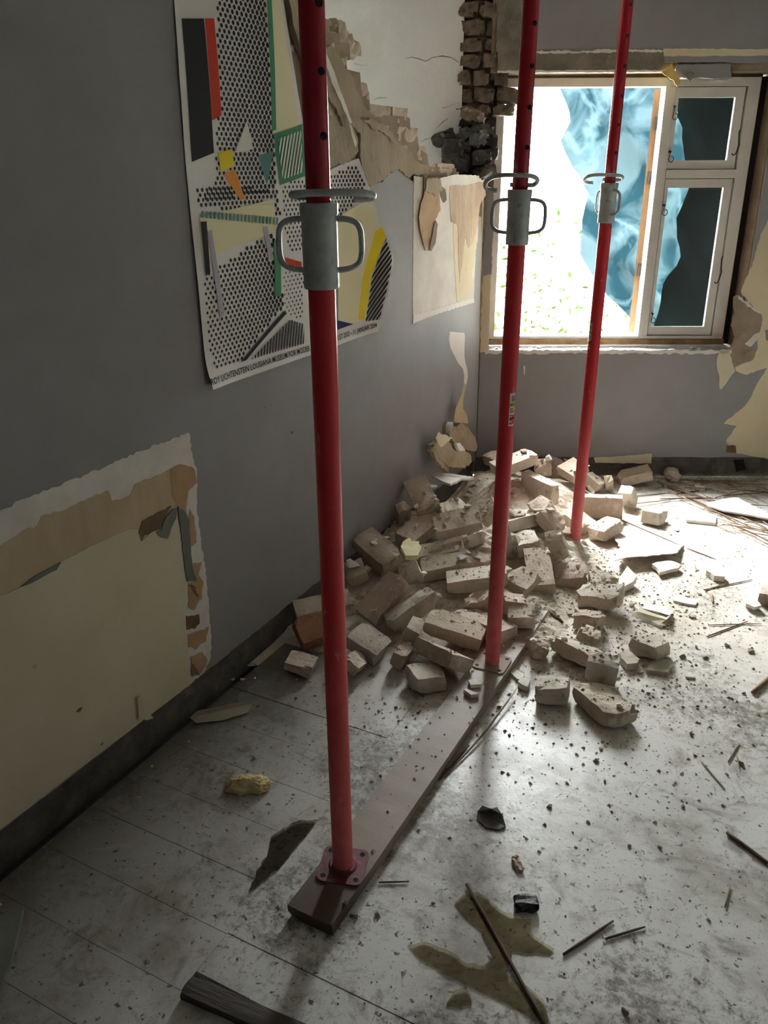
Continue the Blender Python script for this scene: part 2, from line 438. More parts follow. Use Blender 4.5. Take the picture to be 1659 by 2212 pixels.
lslab('plaster_slab', C3, [(345, 545), (380, 600), (430, 690), (500, 900), (470, 900), (420, 780), (362, 700)], .022, .01, BUFF, par, seed=4)
lslab('plaster_slab', C3, [(600, 850), (680, 850), (760, 900), (830, 985), (830, 1020), (760, 960), (690, 920)], .012, .008, BUFF, par, seed=5, amp=.006)
# torn white paper slivers caught in the cracks
lslab('torn_paper', C3, [(346, 380), (372, 430), (420, 560), (470, 700), (535, 880), (520, 890), (450, 730), (390, 600), (350, 470)], .026, .001, PAPERW, par, seed=6, amp=.002)
lslab('torn_paper', C3, [(512, 890), (528, 900), (566, 1020), (560, 1060), (548, 1030)], .030, .001, CREAM, par, seed=7, amp=.002)
# the wallpaper
wp = [(YB, .105), (YB, 2.5), (lw(585, -150)[1], 2.5)]+[tuple(lw(px, py)[1:]) for px, py in [(612, 0), (640, 190), (660, 300), (700, 380), (797, 401), (826, 392), (841, 374), (862, 366), (883, 386), (892, 392), (896, 440)]]+[(4.05, lw(1033, 470)[2]), (4.098, .62), (4.098, .102), (3.2, .104), (2.25, .101), (1.75, .09)]
slab('wallpaper', jag([(0, a, b_) for a, b_ in wp], .0028, .02, 9), (1, 0, 0), .013, WALLPAPER, par)
# bare cement where the skirting board was
slab('skirting_scar', jag([(-.004, YB, -.03), (-.004, YB, .108), (-.004, 4.08, .108), (-.004, 4.08, -.03)], .001, .05, 10), (1, 0, 0), .01, BASEBAND, par)

# stripped patch where a cupboard stood, low on the wall by the camera
C6 = (0, 900, 3.318)
basepx = [(lambda p: p)(q) for q in ()]
def wl(pts): return [(p[1], p[2]) for p in lwp(pts, 0)]
def patch(name, yz, X, mat_, seed, amp=.003, step=.012, th=.0008):
    return slab(name, jag([(X, a, b_) for a, b_ in yz], amp, step, seed), (1, 0, 0), th, mat_, par)
left_end = .30
top_line = wl(crop(C6, [(0, 675), (150, 600), (600, 420), (1000, 250), (1340, 120)]))
zt = top_line[-1][1]
right_edge = wl(crop(C6, [(1352, 122), (1375, 260), (1410, 400), (1415, 700), (1440, 900), (1470, 1100), (1500, 1400), (1515, 1600), (1508, 1740)]))
patch('stripped_patch', [(left_end, .106), (left_end, zt-.02)]+top_line+right_edge+[(1.74, .092), (1.2, .10)], .0010, WHITEPAINT, 21, amp=.004)
tan_top = wl(crop(C6, [(0, 915), (120, 860), (150, 825), (270, 780), (290, 715), (480, 660), (630, 580), (770, 530), (800, 605), (880, 580), (930, 560), (960, 480), (1080, 440), (1200, 380), (1290, 342), (1390, 372)]))
tan_low = wl(crop(C6, [(1400, 480), (1345, 540), (1325, 690), (1265, 700), (1220, 800), (930, 815), (430, 1050), (150, 1225), (0, 1295)]))
patch('tan_paper', [(left_end, tan_low[-1][1]-.01), (left_end, tan_top[0][1])]+tan_top+tan_low, .0020, TAN, 22, amp=.003)
patch('ochre_paper', wl(crop(C6, [(1215, 370), (1290, 342), (1390, 372), (1405, 470), (1350, 535), (1325, 620), (1330, 690), (1255, 610), (1235, 560)])), .0028, OCHRE, 23, amp=.003)
cream = wl(crop(C6, [(0, 1285), (150, 1215), (430, 1040), (640, 930), (900, 810), (930, 800), (985, 815), (1010, 890), (1090, 815), (1140, 850), (1190, 870), (1220, 800), (1262, 700), (1290, 850), (1320, 1150), (1338, 1190), (1320, 1390), (1330, 1520), (1345, 1700), (1360, 1870)]))
patch('cream_wallpaper', [(left_end, .104), (left_end, cream[0][1]-.01)]+cream+[(cream[-1][0]-.005, .092), (1.2, .100)], .0036, CREAM, 24, amp=.0015)
patch('grey_green_strip', wl(crop(C6, [(1265, 640), (1330, 690), (1345, 760), (1352, 900), (1370, 1080), (1400, 1168), (1335, 1178), (1318, 1100), (1290, 850)])), .0060, GREENGREY, 25, amp=.002, th=.003)
patch('torn_flap', wl(crop(C6, [(1255, 650), (1225, 668), (1165, 740), (1150, 805), (1108, 830), (1150, 868), (1190, 874), (1215, 800), (1248, 730)])), .0070, GREENGREY, 26, amp=.002, th=.003)
patch('torn_flap', wl(crop(C6, [(1015, 745), (1220, 640), (1170, 735), (1140, 800), (1060, 835), (1025, 850), (1005, 890), (985, 830)])), .0052, DARKBROWN, 27, amp=.002, th=.002)
patch('torn_flap', wl(crop(C6, [(145, 1218), (240, 1140), (340, 1090), (430, 1042), (395, 1095), (270, 1160), (200, 1195)])), .0058, GREENGREY, 28, amp=.001, th=.003)
for q, (mm_, pts) in enumerate((
    (OCHRE, [(1355, 660), (1375, 690), (1395, 760), (1405, 900), (1365, 935), (1345, 800)]),
    (OCHRE, [(1370, 1055), (1440, 1040), (1420, 1130), (1450, 1180), (1440, 1300), (1380, 1390), (1345, 1350), (1345, 1190), (1395, 1180)]),
    (DARKBROWN, [(1345, 1200), (1390, 1220), (1425, 1300), (1380, 1260)]),
    (DARKBROWN, [(1325, 1430), (1420, 1415), (1425, 1480), (1390, 1515), (1330, 1525)]),
    (OCHRE, [(1340, 1560), (1420, 1540), (1490, 1500), (1470, 1600), (1400, 1660), (1345, 1650)]),
    (OCHRE, [(1360, 1720), (1440, 1690), (1480, 1750), (1440, 1830), (1370, 1850)]),
    (DARKBROWN, [(1365, 1760), (1430, 1840), (1365, 1862)]))):
    patch('paper_remnant', wl(crop(C6, pts)), .0030+.0004*q, mm_, 40+q, amp=.003)
lslab('torn_flap', None, [(298, 1506), (303, 1502), (312, 1530), (332, 1551), (318, 1556), (300, 1552)], .014, .001, CREAM, par, amp=.001)
# stripped patch up by the corner with its torn tan remnants
C8 = (820, 340, 3.253)
patch('stripped_patch', wl(crop(C8, [(240, 130), (236, 500), (232, 830), (232, 1160), (420, 1090), (660, 1012), (668, 800), (680, 560), (700, 350), (720, 200), (740, 130), (540, 120), (400, 150)])), .0010, WHITEPAINT, 31, amp=.002)
patch('chipped_edge', wl(crop(C8, [(236, 1110), (660, 985), (660, 1020), (450, 1085), (350, 1120), (232, 1165)])), .0024, PAPERW, 32, amp=.003, step=.008)
patch('yellowed_paper', wl(crop(C8, [(520, 350), (690, 350), (690, 560), (650, 800), (625, 980), (540, 1020), (528, 800), (515, 560)])), .0018, YELLOW, 33, amp=.004)
patch('buff_remnant', wl(crop(C8, [(490, 200), (600, 200), (735, 170), (745, 260), (700, 340), (690, 470), (655, 600), (620, 640), (600, 560), (560, 880), (552, 760), (545, 480), (500, 450), (490, 300)])), .0026, M('buff_scuffed', S(196, 178, 156), S(170, 148, 126), 12, .9, .4, 60, stretch=(1, 1, .3)), 34, amp=.004)
patch('buff_remnant', wl(crop(C8, [(430, 200), (460, 220), (468, 300), (445, 316), (425, 260)])), .0030, DARKBROWN, 35, amp=.003)
def flap_bend(p):
    t = min(1, max(0, (lw(0, 340+140/3.253)[2]-p[2])/.3)); return p+np.array([.012*math.sin(t*3), 0, 0])
patch('torn_flap', wl(crop(C8, [(300, 140), (410, 140), (405, 260), (415, 370), (375, 440), (385, 500), (350, 640), (330, 655), (335, 560), (322, 590), (318, 655), (305, 650), (275, 520), (260, 420), (275, 330), (300, 250)])), .010, OCHRE, 36, amp=.003, th=.002)
patch('torn_flap', wl(crop(C8, [(310, 150), (400, 145), (420, 230), (370, 265), (300, 240)])), .016, BUFF, 37, amp=.004, th=.008)
patch('torn_flap', wl(crop(C8, [(372, 440), (386, 470), (372, 600), (340, 658), (328, 650), (345, 560)])), .015, DARKBROWN, 38, amp=.002, th=.002)
# scuffs
for q, (px, py, r_) in enumerate(((629, 934, .008), (570, 880, .003), (866, 750, .003), (345, 1712, .008), (169, 1533, .010), (218, 1606, .005))):
    p = lw(px, py); patch('scuff_mark', [(p[1]+r_*math.cos(t)*(1+.4*math.sin(3*t)), p[2]+r_*.6*math.sin(t)) for t in np.linspace(0, 6.0, 9)], .0046, DARKBROWN, 60+q, amp=.001, step=.01, th=.0006)

# ------------------------------------------------------------------ window wall (aslant), its continuation in the next room, and the rest of the shell
WZ0, WZ1 = .712, 2.012
wb = MB()
wb.sbox(0.0, 4.2, -.32, -.014, 0, WZ0-.012)
wb.sbox(0.0, 4.2, -.32, -.014, WZ1, 2.5)
wb.sbox(1.345, 4.2, -.32, -.014, WZ0-.012, WZ1)
wb.sbox(-.20, 0.0, -.32, -.06, 0, 2.5)
wb.sbox(0.0, .034, -.32, -.085, WZ0-.012, WZ1)
wall_back = wb.build('wall_back', MASON)
tag(wall_back, 'grey papered wall around the window with torn yellow patches', kind='structure')
def bpatch(name, pts, off, mat_, seed, amp=.003, step=.015, th=.0008, c=None, parent=wall_back):
    P = [bw(px, py, 0.0) for px, py in (crop(c, pts) if c else pts)]
    return slab(name, jag([p+BN*off for p in P], amp, step, seed), BN, th, mat_, parent)
def spatch(name, sz, off, mat_, seed, amp=.003, step=.015, th=.0008, parent=wall_back):
    return slab(name, jag([bs(s_, off, z_) for s_, z_ in sz], amp, step, seed), BN, th, mat_, parent)
# grey paper below, right of and above the window
spatch('wallpaper', [(.004, .118), (.004, WZ0), (1.35, WZ0), (1.352, .90), (1.352, 2.03), (1.30, 2.045), (.80, 2.05), (.78, 2.095), (.14, 2.095), (.14, 2.5), (4.2, 2.5), (4.2, .118)], 0.0, WALLPAPER, 71, amp=.002, step=.03, th=.014)
spatch('skirting_scar', [(.004, 0), (.004, .125), (4.2, .125), (4.2, 0)], -.005, BASEBAND, 72, amp=.001, th=.01)
spatch('lintel_band', [(.03, 2.013), (.03, 2.10), (.79, 2.10), (.80, 2.045), (.77, 2.013)], .003, CEMENT, 73, amp=.004, th=.018)
spatch('cement_patch', [(.02, 2.095), (.02, 2.5), (.15, 2.5), (.152, 2.2), (.148, 2.095)], .001, CEMENT, 74, amp=.004, th=.016)
spatch('chipped_edge', [(.15, 2.088), (.80, 2.092), (.80, 2.100), (.5, 2.104), (.45, 2.097), (.15, 2.10)], .0045, WHITEPAINT, 75, amp=.003, step=.01, th=.002)
spatch('chipped_edge', [(.03, 2.010), (.80, 2.010), (.80, 2.018), (.03, 2.020)], .0050, WHITEPAINT, 76, amp=.002, step=.01, th=.003)
spatch('yellow_strip', [(.79, 2.075), (.79, 2.105), (1.6, 2.098), (4.2, 2.095), (4.2, 2.070), (1.6, 2.072)], .0014, YELLOW, 77, amp=.002)
CY = (1500, 500, 3.95)
bpatch('yellow_paper', [(575, 0), (540, 120), (490, 290), (410, 470), (395, 520), (460, 600), (560, 700), (580, 720), (565, 850), (545, 880), (535, 1000), (500, 1100), (440, 1120), (345, 1160), (350, 1190), (430, 1225), (530, 1190), (620, 1165), (530, 1300), (480, 1420), (430, 1490), (290, 1600), (250, 1640), (360, 1660), (270, 1780), (290, 1830), (350, 1830), (360, 1890), (628, 1940), (3200, 1990), (3200, -600), (640, -120)], .0014, YELLOW, 78, amp=.003, c=CY)
bpatch('grey_remnant', [(600, 850), (640, 830), (700, 860), (690, 940), (610, 930)], .0020, WALLPAPER, 79, c=CY)
bpatch('buff_patch', [(330, 560), (360, 540), (560, 700), (575, 750), (555, 850), (500, 880), (430, 960), (530, 1010), (500, 1090), (370, 1135), (320, 1110), (300, 1050), (300, 990), (340, 900), (310, 800), (330, 700)], .0024, M('grey_buff_plaster', S(156, 142, 122), S(132, 118, 98), 10, .92, .5, 60, c3=S(110, 98, 82), s3=8, t3=(.55, .7)), 80, amp=.004, c=CY)
bpatch('chipped_edge', [(365, 540), (560, 690), (570, 712), (460, 640), (380, 580)], .0034, WHITEPAINT, 81, c=CY, amp=.004, step=.01, th=.002)
bpatch('white_remnant', [(430, 960), (500, 880), (545, 860), (540, 920), (480, 980)], .0034, WHITEPAINT, 82, c=CY)
bpatch('cream_tongue', [(215, 1015), (190, 1090), (190, 1160), (210, 1220), (215, 1340), (230, 1345), (300, 1250), (345, 1190), (320, 1110), (298, 1015)], .0030, CREAM, 83, amp=.002, c=CY)
bpatch('dark_hole', [(275, 1820), (350, 1828), (352, 1890), (270, 1882)], .0030, DARKBROWN, 84, c=CY)
bpatch('dark_hole', [(330, 1950), (420, 1940), (440, 2030), (360, 2050)], .0010, VOID, 85, c=CY)
CF = (1180, 920, 3.463)
bpatch('loose_paper_strip', [(355, 235), (600, 222), (790, 205), (785, 280), (600, 278), (365, 275)], .004, CREAM, 86, amp=.002, c=CF, th=.002)
bpatch('loose_paper_strip', [(130, 245), (225, 262), (330, 280), (225, 282), (135, 262)], .004, WHITEPAINT, 87, amp=.002, c=CF, th=.002)
bpatch('paint_run', [(1131, 790), (1134, 790), (1134, 808), (1132, 812)], .001, WHITEPAINT, 88, amp=.0006)
# ragged lit ledge under the window
led = random.Random(5)
MB().sbox(.0, 1.345, -.32, -.002, WZ0-.014, WZ0-.004).build('window_ledge', CEMENT, wall_back)
spatch('chipped_edge', [(.03, .695), (1.32, .693), (1.32, .712), (.03, .712)], .003, WHITEPAINT, 89, amp=.006, step=.012, th=.012)
# face and reveal left of the window
spatch('yellowed_paper', [(.003, .70), (.003, 1.09), (.042, 1.10), (.046, .70)], .002, YELLOW, 90, amp=.003, th=.01)
spatch('wallpaper', [(.002, 1.09), (.002, 1.50), (.040, 1.48), (.045, 1.10)], .002, WALLPAPER, 91, amp=.003, th=.01)
# broken-out masonry where the long wall was bonded in
rs = random.Random(12)
z_ = 1.50
while z_ < 2.46:
    hgt = rs.uniform(.048, .075)
    s_ = -.15+rs.uniform(-.012, .012)
    while s_ < .04:
        wdt = rs.uniform(.06, .11); mt_ = SOOT if (z_ < 1.80 and rs.random() < .85) else SCAR
        if z_ < 1.80 and s_ > 0: break
        off = rs.uniform(-.05, -.005)+(.02 if z_ < 1.75 else 0)
        c_ = bs(s_+wdt/2, off-.05, z_+hgt/2)
        tl = rs.uniform(-.18, .18)
        put('stone', rough_box(wdt, .12, hgt, rs.randint(0, 9999), .014, .004, cells=(4, 3, 3)), mt_, c_,
            [[BD[0]*math.cos(tl), -BN[0], -BD[0]*math.sin(tl)], [BD[1]*math.cos(tl), -BN[1], -BD[1]*math.sin(tl)], [math.sin(tl), 0, math.cos(tl)]], wall_back)
        s_ += wdt+rs.uniform(.002, .012)
    z_ += hgt+.006
# a sooty lump protruding low in the gap
for q, (px, py, sz_) in enumerate(((960, 300, .10), (985, 318, .13), (1020, 300, .12), (1000, 345, .12), (1040, 340, .11), (1035, 285, .09), (1022, 250, .1), (975, 340, .09), (1045, 372, .09))):
    p = bw(px, py, .02+.012*(q % 3)); put('stone', rough_box(sz_, .09, sz_*.6, 900+q, .02, .006, cells=(4, 3, 3)), SOOT if q not in (6,) else SCAR, p,
        Matrix.Rotation(.5*q, 3, 'Z') @ Matrix.Rotation(.35*((q % 3)-1), 3, 'Y'), wall_back)
# next room: whitewashed wall carrying on in line
nw = MB()
nw.sbox(-3.6, -2.6, -.30, -.02, 0, 2.5); nw.sbox(-1.7, -.13, -.30, -.02, 0, 2.5); nw.sbox(-2.6, -1.7, -.30, -.02, 0, .7); nw.sbox(-2.6, -1.7, -.30, -.02, 2.15, 2.5)
wall_far = nw.build('wall_far', FARWHITE); tag(wall_far, 'cracked whitewashed wall of the room beyond the hole', kind='structure')
def crack(pts, w_):
    P = [bw(px, py, -.019) for px, py in pts]; L_ = [p+np.array([0, 0, w_*(.4+.6*math.sin(math.pi*(i+.5)/len(P)))]) for i, p in enumerate(P)]; R_ = [p-np.array([0, 0, w_*.4]) for p in P]
    slab('crack', jag(P, .0015, .02, 3, close=False)+jag(L_[::-1], .0015, .02, 4, close=False), BN, .0006, M('crack_line', S(120, 116, 108)) if 'crack_line' not in MATS else MATS['crack_line'], wall_far)
crack(crop(C3, [(915, 420), (960, 412), (1010, 425), (1060, 442), (1110, 415), (1180, 405), (1240, 415), (1300, 450)]), .004)
crack(crop(C3, [(550, 455), (590, 468), (630, 470), (660, 440)]), .002)
crack(crop(C3, [(1130, 930), (1180, 880), (1220, 850)]), .003)
crack(crop(C3, [(1015, 1025), (1060, 1000), (1120, 985)]), .002)
crack(crop(C3, [(1180, 775), (1220, 770), (1260, 745)]), .003)
crack(crop(C3, [(680, 722), (720, 705), (780, 702)]), .002)
# shell out of view
sh = M('plain_room_wall', S(140, 138, 133), S(130, 128, 123), 2, .9)
o = MB().box(RX, RX+.2, YB, 5.75, 0, 2.5).build('wall_right', sh); tag(o, 'plain grey wall out of frame on the right', kind='structure')
o = MB().box(-3.6, RX+.2, YB-.2, YB, 0, 2.5).build('wall_rear', sh); tag(o, 'plain wall behind the viewer', kind='structure')
o = MB().hexa([(x, y_, z_) for z_ in (2.5, 2.6) for x, y_ in ((-3.6, YB-.2), (RX+.2, YB-.2), tuple(bs(3.55, -.32, 0)[:2]), tuple(bs(-4.0, -.32, 0)[:2]))]).build('ceiling', M('stained_ceiling', S(164, 162, 157), S(152, 150, 144), 2, .9)); tag(o, 'flat plastered ceiling above the frame', kind='structure')
o = MB().box(-3.6, -3.4, YB, 4.0, 0, 2.5).build('wall_side', sh); tag(o, 'whitewashed side wall of the room beyond', kind='structure')
o = MB().add([(-3.5, YB, 0), (-.13, YB, 0), (-.13, 4.0, 0), (-3.5, 2.5, 0)], [(0, 1, 2, 3)]).build('floor_far', M('far_room_floor', S(170, 162, 150), S(140, 132, 120), 3, .8)); tag(o, 'dusty floor of the room beyond the hole', kind='structure')

# ------------------------------------------------------------------ window
window = empty('window_1', tuple(bs(.66, -.12, .745))); tag(window, 'white painted casement window with its left sash swung open', kind='structure')
fr = MB()
FO = -.10      # face of the frame
fr.sbox(.046, .084, FO-.075, FO, .752, 1.996); fr.sbox(1.245, 1.302, FO-.075, FO, .752, 1.996)
fr.sbox(.084, 1.245, FO-.075, FO, 1.958, 1.996); fr.sbox(.084, 1.245, FO-.075, FO, .752, .767)
fr.build('frame', PAINTWOOD, window)
mu = MB().sbox(.850, .872, FO-.075, FO+.006, .767, 1.958).sbox(.872, .900, FO-.075, FO-.004, .767, 1.958); mu.build('mullion', PAINTWOOD, window)
MB().sbox(.900, 1.245, FO-.075, FO+.004, 1.548, 1.588).build('transom', PAINTWOOD, window)
MB().sbox(.040, 1.310, FO-.085, FO+.008, .722, .750).build('sill_board', SILLWOOD, window)
MB().sbox(.030, .046, FO-.075, FO-.004, .74, 1.99).build('rough_jamb', RAWWOOD, window)
MB().sbox(1.302, 1.306, FO-.075, FO-.004, .74, 1.99).build('rough_jamb', RAWWOOD, window)
MB().sbox(1.306, 1.345, FO-.10, FO-.03, .72, 2.0).build('dark_joint', VOID, window)
MB().sbox(.03, 1.31, FO-.075, FO-.010, 1.997, 2.009).build('rough_head', DARKBROWN, window)
GLASS = bpy.data.materials.new('window_glass'); GLASS.use_nodes = True
nt = GLASS.node_tree; nt.nodes.clear(); out = nd(nt, 'ShaderNodeOutputMaterial'); gl = nd(nt, 'ShaderNodeBsdfGlossy', Roughness=.02); tr = nd(nt, 'ShaderNodeBsdfTransparent'); tr.inputs[0].default_value = (.90, .95, .94, 1)
fz = nd(nt, 'ShaderNodeFresnel', IOR=1.45); mxs = nd(nt, 'ShaderNodeMixShader'); nt.links.new(fz.outputs[0], mxs.inputs[0]); nt.links.new(tr.outputs[0], mxs.inputs[1]); nt.links.new(gl.outputs[0], mxs.inputs[2]); nt.links.new(mxs.outputs[0], out.inputs[0])
def sash(s0, s1, z0, z1, ps0, ps1, pz0, pz1, label):
    sm = MB(); o0, o1 = FO-.034, FO-.012
    sm.sbox(s0, ps0, o0, o1, z0, z1); sm.sbox(ps1, s1, o0, o1, z0, z1); sm.sbox(ps0, ps1, o0, o1, z0, pz0); sm.sbox(ps0, ps1, o0, o1, pz1, z1)
    so = sm.build('sash', PAINTWOOD, window); so['label'] = label
    MB().sbox(ps0, ps1, o0+.010, o0+.013, pz0, pz1).build('pane', GLASS, so)
    return so
MB().sbox(.895, 1.25, FO-.07, FO-.036, 1.528, 1.612).sbox(.895, .918, FO-.07, FO-.036, .767, 1.958).sbox(1.215, 1.25, FO-.07, FO-.036, .767, 1.958).sbox(.9, 1.25, FO-.07, FO-.036, 1.93, 1.96).sbox(.9, 1.25, FO-.07, FO-.036, .765, .795).build('sash_leak_stop', PAINTWOOD, window)  # hidden strips added behind the sashes to shut out light leaks
s_up = sash(.903, 1.238, 1.592, 1.955, .922, 1.196, 1.631, 1.910, 'small upper fixed sash')
s_lo = sash(.905, 1.240, .771, 1.544, .922, 1.200, .813, 1.504, 'tall lower fixed sash')
def hook(parent, px, py, L_, kind_):
    p = bw(px, py, FO); c = lambda a, b_, o_: p+BD*a+np.array([0, 0, b_])+BN*o_
    if kind_ == 'ring':
        path = [c(0, L_, .004), c(-.002, L_*.5, .010), c(-.004, .012, .008)]+[c(.006+.012*math.cos(t), -.004+.014*math.sin(t), .008) for t in np.linspace(2.4, 8.0, 12)]
        MB().tube(path, .0022, 6).build('window_hook', IRON, parent, True)
        k_ = MB().tube([c(0, L_, -.012), c(0, L_, .01)], .005, 8); k_.build('hook_eye', IRON, parent)
    else:
        path = [c(.004, L_*.5, .0), c(-.004, L_*.4, .012), c(-.002, L_*.15, .016), c(.004, -.05*L_, .016), c(-.002, -L_*.3, .014), c(-.008, -L_*.42, .014), c(-.018, -L_*.46, .016), c(-.026, -L_*.40, .018)]
        MB().tube(path, .0028, 6).build('stay_hook', IRON, parent, True)
hook(s_up, 1455, 250, .04, 'ring'); hook(s_up, 1446, 342, .03, 'ring'); hook(s_lo, 1433, 457, .03, 'ring'); hook(s_lo, 1408, 690, .03, 'ring')
hook(s_up, 1593, 309, .12, 'stay'); hook(s_lo, 1555, 584, .14, 'stay')
# left sash swung outward, seen on edge: bare wood on its edge, paint on its faces
so = MB()
def obox(o0, o1, s0, s1, z0, z1, mb): mb.sbox(s0, s1, o0, o1, z0, z1)
so_e = empty('open_sash', tuple(bs(.84, FO-.09, .77))); link_parent = so_e
so_e.parent = window; so_e.matrix_parent_inverse = window.matrix_basis.inverted()
OD = -BN*math.cos(.30)+BD*math.sin(.30); OS = BD*math.cos(.30)+BN*math.sin(.30); OP = bs(.822, FO-.085, 0)
def obx(mb, t0, t1, w0, w1, z0, z1): return mb.hexa([OP+OD*t+OS*w_+np.array([0, 0, z_]) for z_ in (z0, z1) for t, w_ in ((t0, w0), (t0, w1), (t1, w1), (t1, w0))])
obx(MB(), 0, .05, 0, .030, .772, 1.952).build('hinge_stile', RAWWOOD, so_e)
a_ = MB(); obx(a_, .64, .69, 0, .030, .772, 1.952); obx(a_, .05, .64, 0, .030, .772, .83); obx(a_, .05, .64, 0, .030, 1.90, 1.952); a_.build('outer_rails', PAINTWOOD, so_e)
obx(MB(), .05, .64, .013, .017, .83, 1.90).build('pane', GLASS, so_e)
for zq in (1.10, 1.55, 1.80):
    MB().sbox(.836, .852, FO-.092, FO-.074, zq-.03, zq+.03).build('hinge', IRON, so_e)
# torn yellow flap and packing above the sash
CW = (1400, 140, 6.405)
bpatch('torn_flap', [(240, 80), (320, -30), (332, 70), (400, 120), (432, 250), (395, 312), (330, 210), (235, 150), (150, 100)], .012, M('yellow_flap', S(214, 188, 118), S(196, 166, 92), 10, .8, .4, 60), 95, amp=.004, step=.01, th=.002, c=CW)
bpatch('torn_flap', [(470, 120), (560, 95), (640, 110), (640, 190), (560, 230), (520, 160)], .006, CEMENT, 96, amp=.004, c=CW, th=.003)
bpatch('lifted_paper', [(790, 245), (880, 220), (960, 210), (1060, 220), (1095, 245), (980, 250)], .012, PAPERW, 97, amp=.001, c=CW, th=.001)
spatch('head_gap', [(.86, 1.985), (.86, 2.04), (1.11, 2.043), (1.12, 1.982)], .001, WALLPAPER, 98, amp=.003, th=.10)
# ------------------------------------------------------------------ outside
o = MB().add([bs(-4, -.33, -.35), bs(7, -.33, -.35), bs(7, -14, -.35), bs(-4, -14, -.35)], [(0, 1, 2, 3)]).build('ground', M('pale_gravel', S(196, 190, 176), S(170, 164, 148), 6, .95)); tag(o, 'pale sunless ground outside the window', kind='structure')
LEAF = M('shrub_leaf', S(34, 46, 18), S(26, 38, 12), 9, .9, spec=0.)
def shrub(name, s_c, off_c, wd, hgt, n, seed, label):
    rnd = random.Random(seed); mb = MB()
    for _ in range(n):
        c_ = bs(s_c+rnd.gauss(0, wd), off_c+rnd.gauss(0, .3), -.35+abs(rnd.gauss(0, hgt)))
        a = np.array([rnd.gauss(0, 1) for _ in range(3)]); a /= np.linalg.norm(a); b_ = np.cross(a, [rnd.gauss(0, 1) for _ in range(3)]); b_ /= np.linalg.norm(b_)
        l_, w_ = rnd.uniform(.03, .055), rnd.uniform(.012, .022)
        mb.add([c_-a*l_, c_+b_*w_, c_+a*l_, c_-b_*w_], [(0, 1, 2, 3)])
    r_ = empty(name, tuple(bs(s_c, off_c, -.35)))
    mb.build('foliage', LEAF, r_)['kind'] = 'stuff'
    st = MB()
    for q in range(7):
        st.tube([bs(s_c+rnd.gauss(0, wd*.2), off_c, -.35), bs(s_c+rnd.gauss(0, wd*.8), off_c+rnd.gauss(0, .2), -.35+hgt*rnd.uniform(.6, 1.2))], [.008, .003], 5)
    st.build('stem', DARKSTICK, r_)
    tag(r_, label, 'shrub', 'shrubs outside the window')
shrub('shrub', .25, -2.0, .22, .62, 200, 1, 'leafy green shrub outside by the left window jamb')
shrub('shrub', .95, -4.2, .45, .62, 420, 2, 'overexposed leafy shrub outside behind the middle of the opening')

def cloth_mat(name, c1, c2, trans, tint):  # noise tones paint the light and shade of the folds into the colour
    mt = bpy.data.materials.new(name); mt.use_nodes = True; nt = mt.node_tree; nt.nodes.clear(); L = nt.links.new
    out = nd(nt, 'ShaderNodeOutputMaterial'); tc = nd(nt, 'ShaderNodeTexCoord'); n = nd(nt, 'ShaderNodeTexNoise', Scale=2.6, Detail=5., Distortion=1.5); L(tc.outputs['Object'], n.inputs['Vector'])
    w = nd(nt, 'ShaderNodeTexChecker', Scale=90.); L(tc.outputs['Object'], w.inputs['Vector'])
    mr = nd(nt, 'ShaderNodeMapRange'); mr.inputs[1].default_value = .42; mr.inputs[2].default_value = .58; L(n.outputs['Fac'], mr.inputs[0])
    mx0 = nd(nt, 'ShaderNodeMix', data_type='RGBA'); mx0.inputs[6].default_value = c1; mx0.inputs[7].default_value = c2; L(mr.outputs[0], mx0.inputs[0])
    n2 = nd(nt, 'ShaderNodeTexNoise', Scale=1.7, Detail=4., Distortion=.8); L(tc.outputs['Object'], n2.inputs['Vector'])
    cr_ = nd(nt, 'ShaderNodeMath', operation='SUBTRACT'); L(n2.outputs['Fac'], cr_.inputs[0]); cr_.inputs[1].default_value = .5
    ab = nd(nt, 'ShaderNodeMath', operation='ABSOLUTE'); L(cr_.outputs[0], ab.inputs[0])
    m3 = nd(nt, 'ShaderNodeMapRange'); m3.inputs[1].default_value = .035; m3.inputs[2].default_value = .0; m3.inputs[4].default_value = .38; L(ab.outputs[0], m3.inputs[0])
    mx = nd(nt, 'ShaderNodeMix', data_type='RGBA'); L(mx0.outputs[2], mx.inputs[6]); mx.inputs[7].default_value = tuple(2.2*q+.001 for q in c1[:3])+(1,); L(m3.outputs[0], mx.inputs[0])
    d = nd(nt, 'ShaderNodeBsdfDiffuse'); t = nd(nt, 'ShaderNodeBsdfTranslucent'); L(mx.outputs[2], d.inputs[0]); L(mx.outputs[2], t.inputs[0])
    tr = nd(nt, 'ShaderNodeBsdfTransparent'); tr.inputs[0].default_value = tint
    m1 = nd(nt, 'ShaderNodeMixShader'); m1.inputs[0].default_value = .6; L(d.outputs[0], m1.inputs[1]); L(t.outputs[0], m1.inputs[2])
    m2 = nd(nt, 'ShaderNodeMixShader'); m2.inputs[0].default_value = trans; L(m1.outputs[0], m2.inputs[1]); L(tr.outputs[0], m2.inputs[2]); L(m2.outputs[0], out.inputs[0])
    return mt
TARP = cloth_mat('blue_tarpaulin', (.0125, .0200, .0228, 1), (.0022, .0066, .0088, 1), .0, (.2, .45, .6, 1))
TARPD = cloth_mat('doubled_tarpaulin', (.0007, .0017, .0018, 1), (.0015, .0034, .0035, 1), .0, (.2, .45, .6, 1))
tarp = empty('tarpaulin', tuple(bs(1.1, -.95, .2))); tag(tarp, 'crumpled blue tarpaulin hanging outside the window', 'tarpaulin')
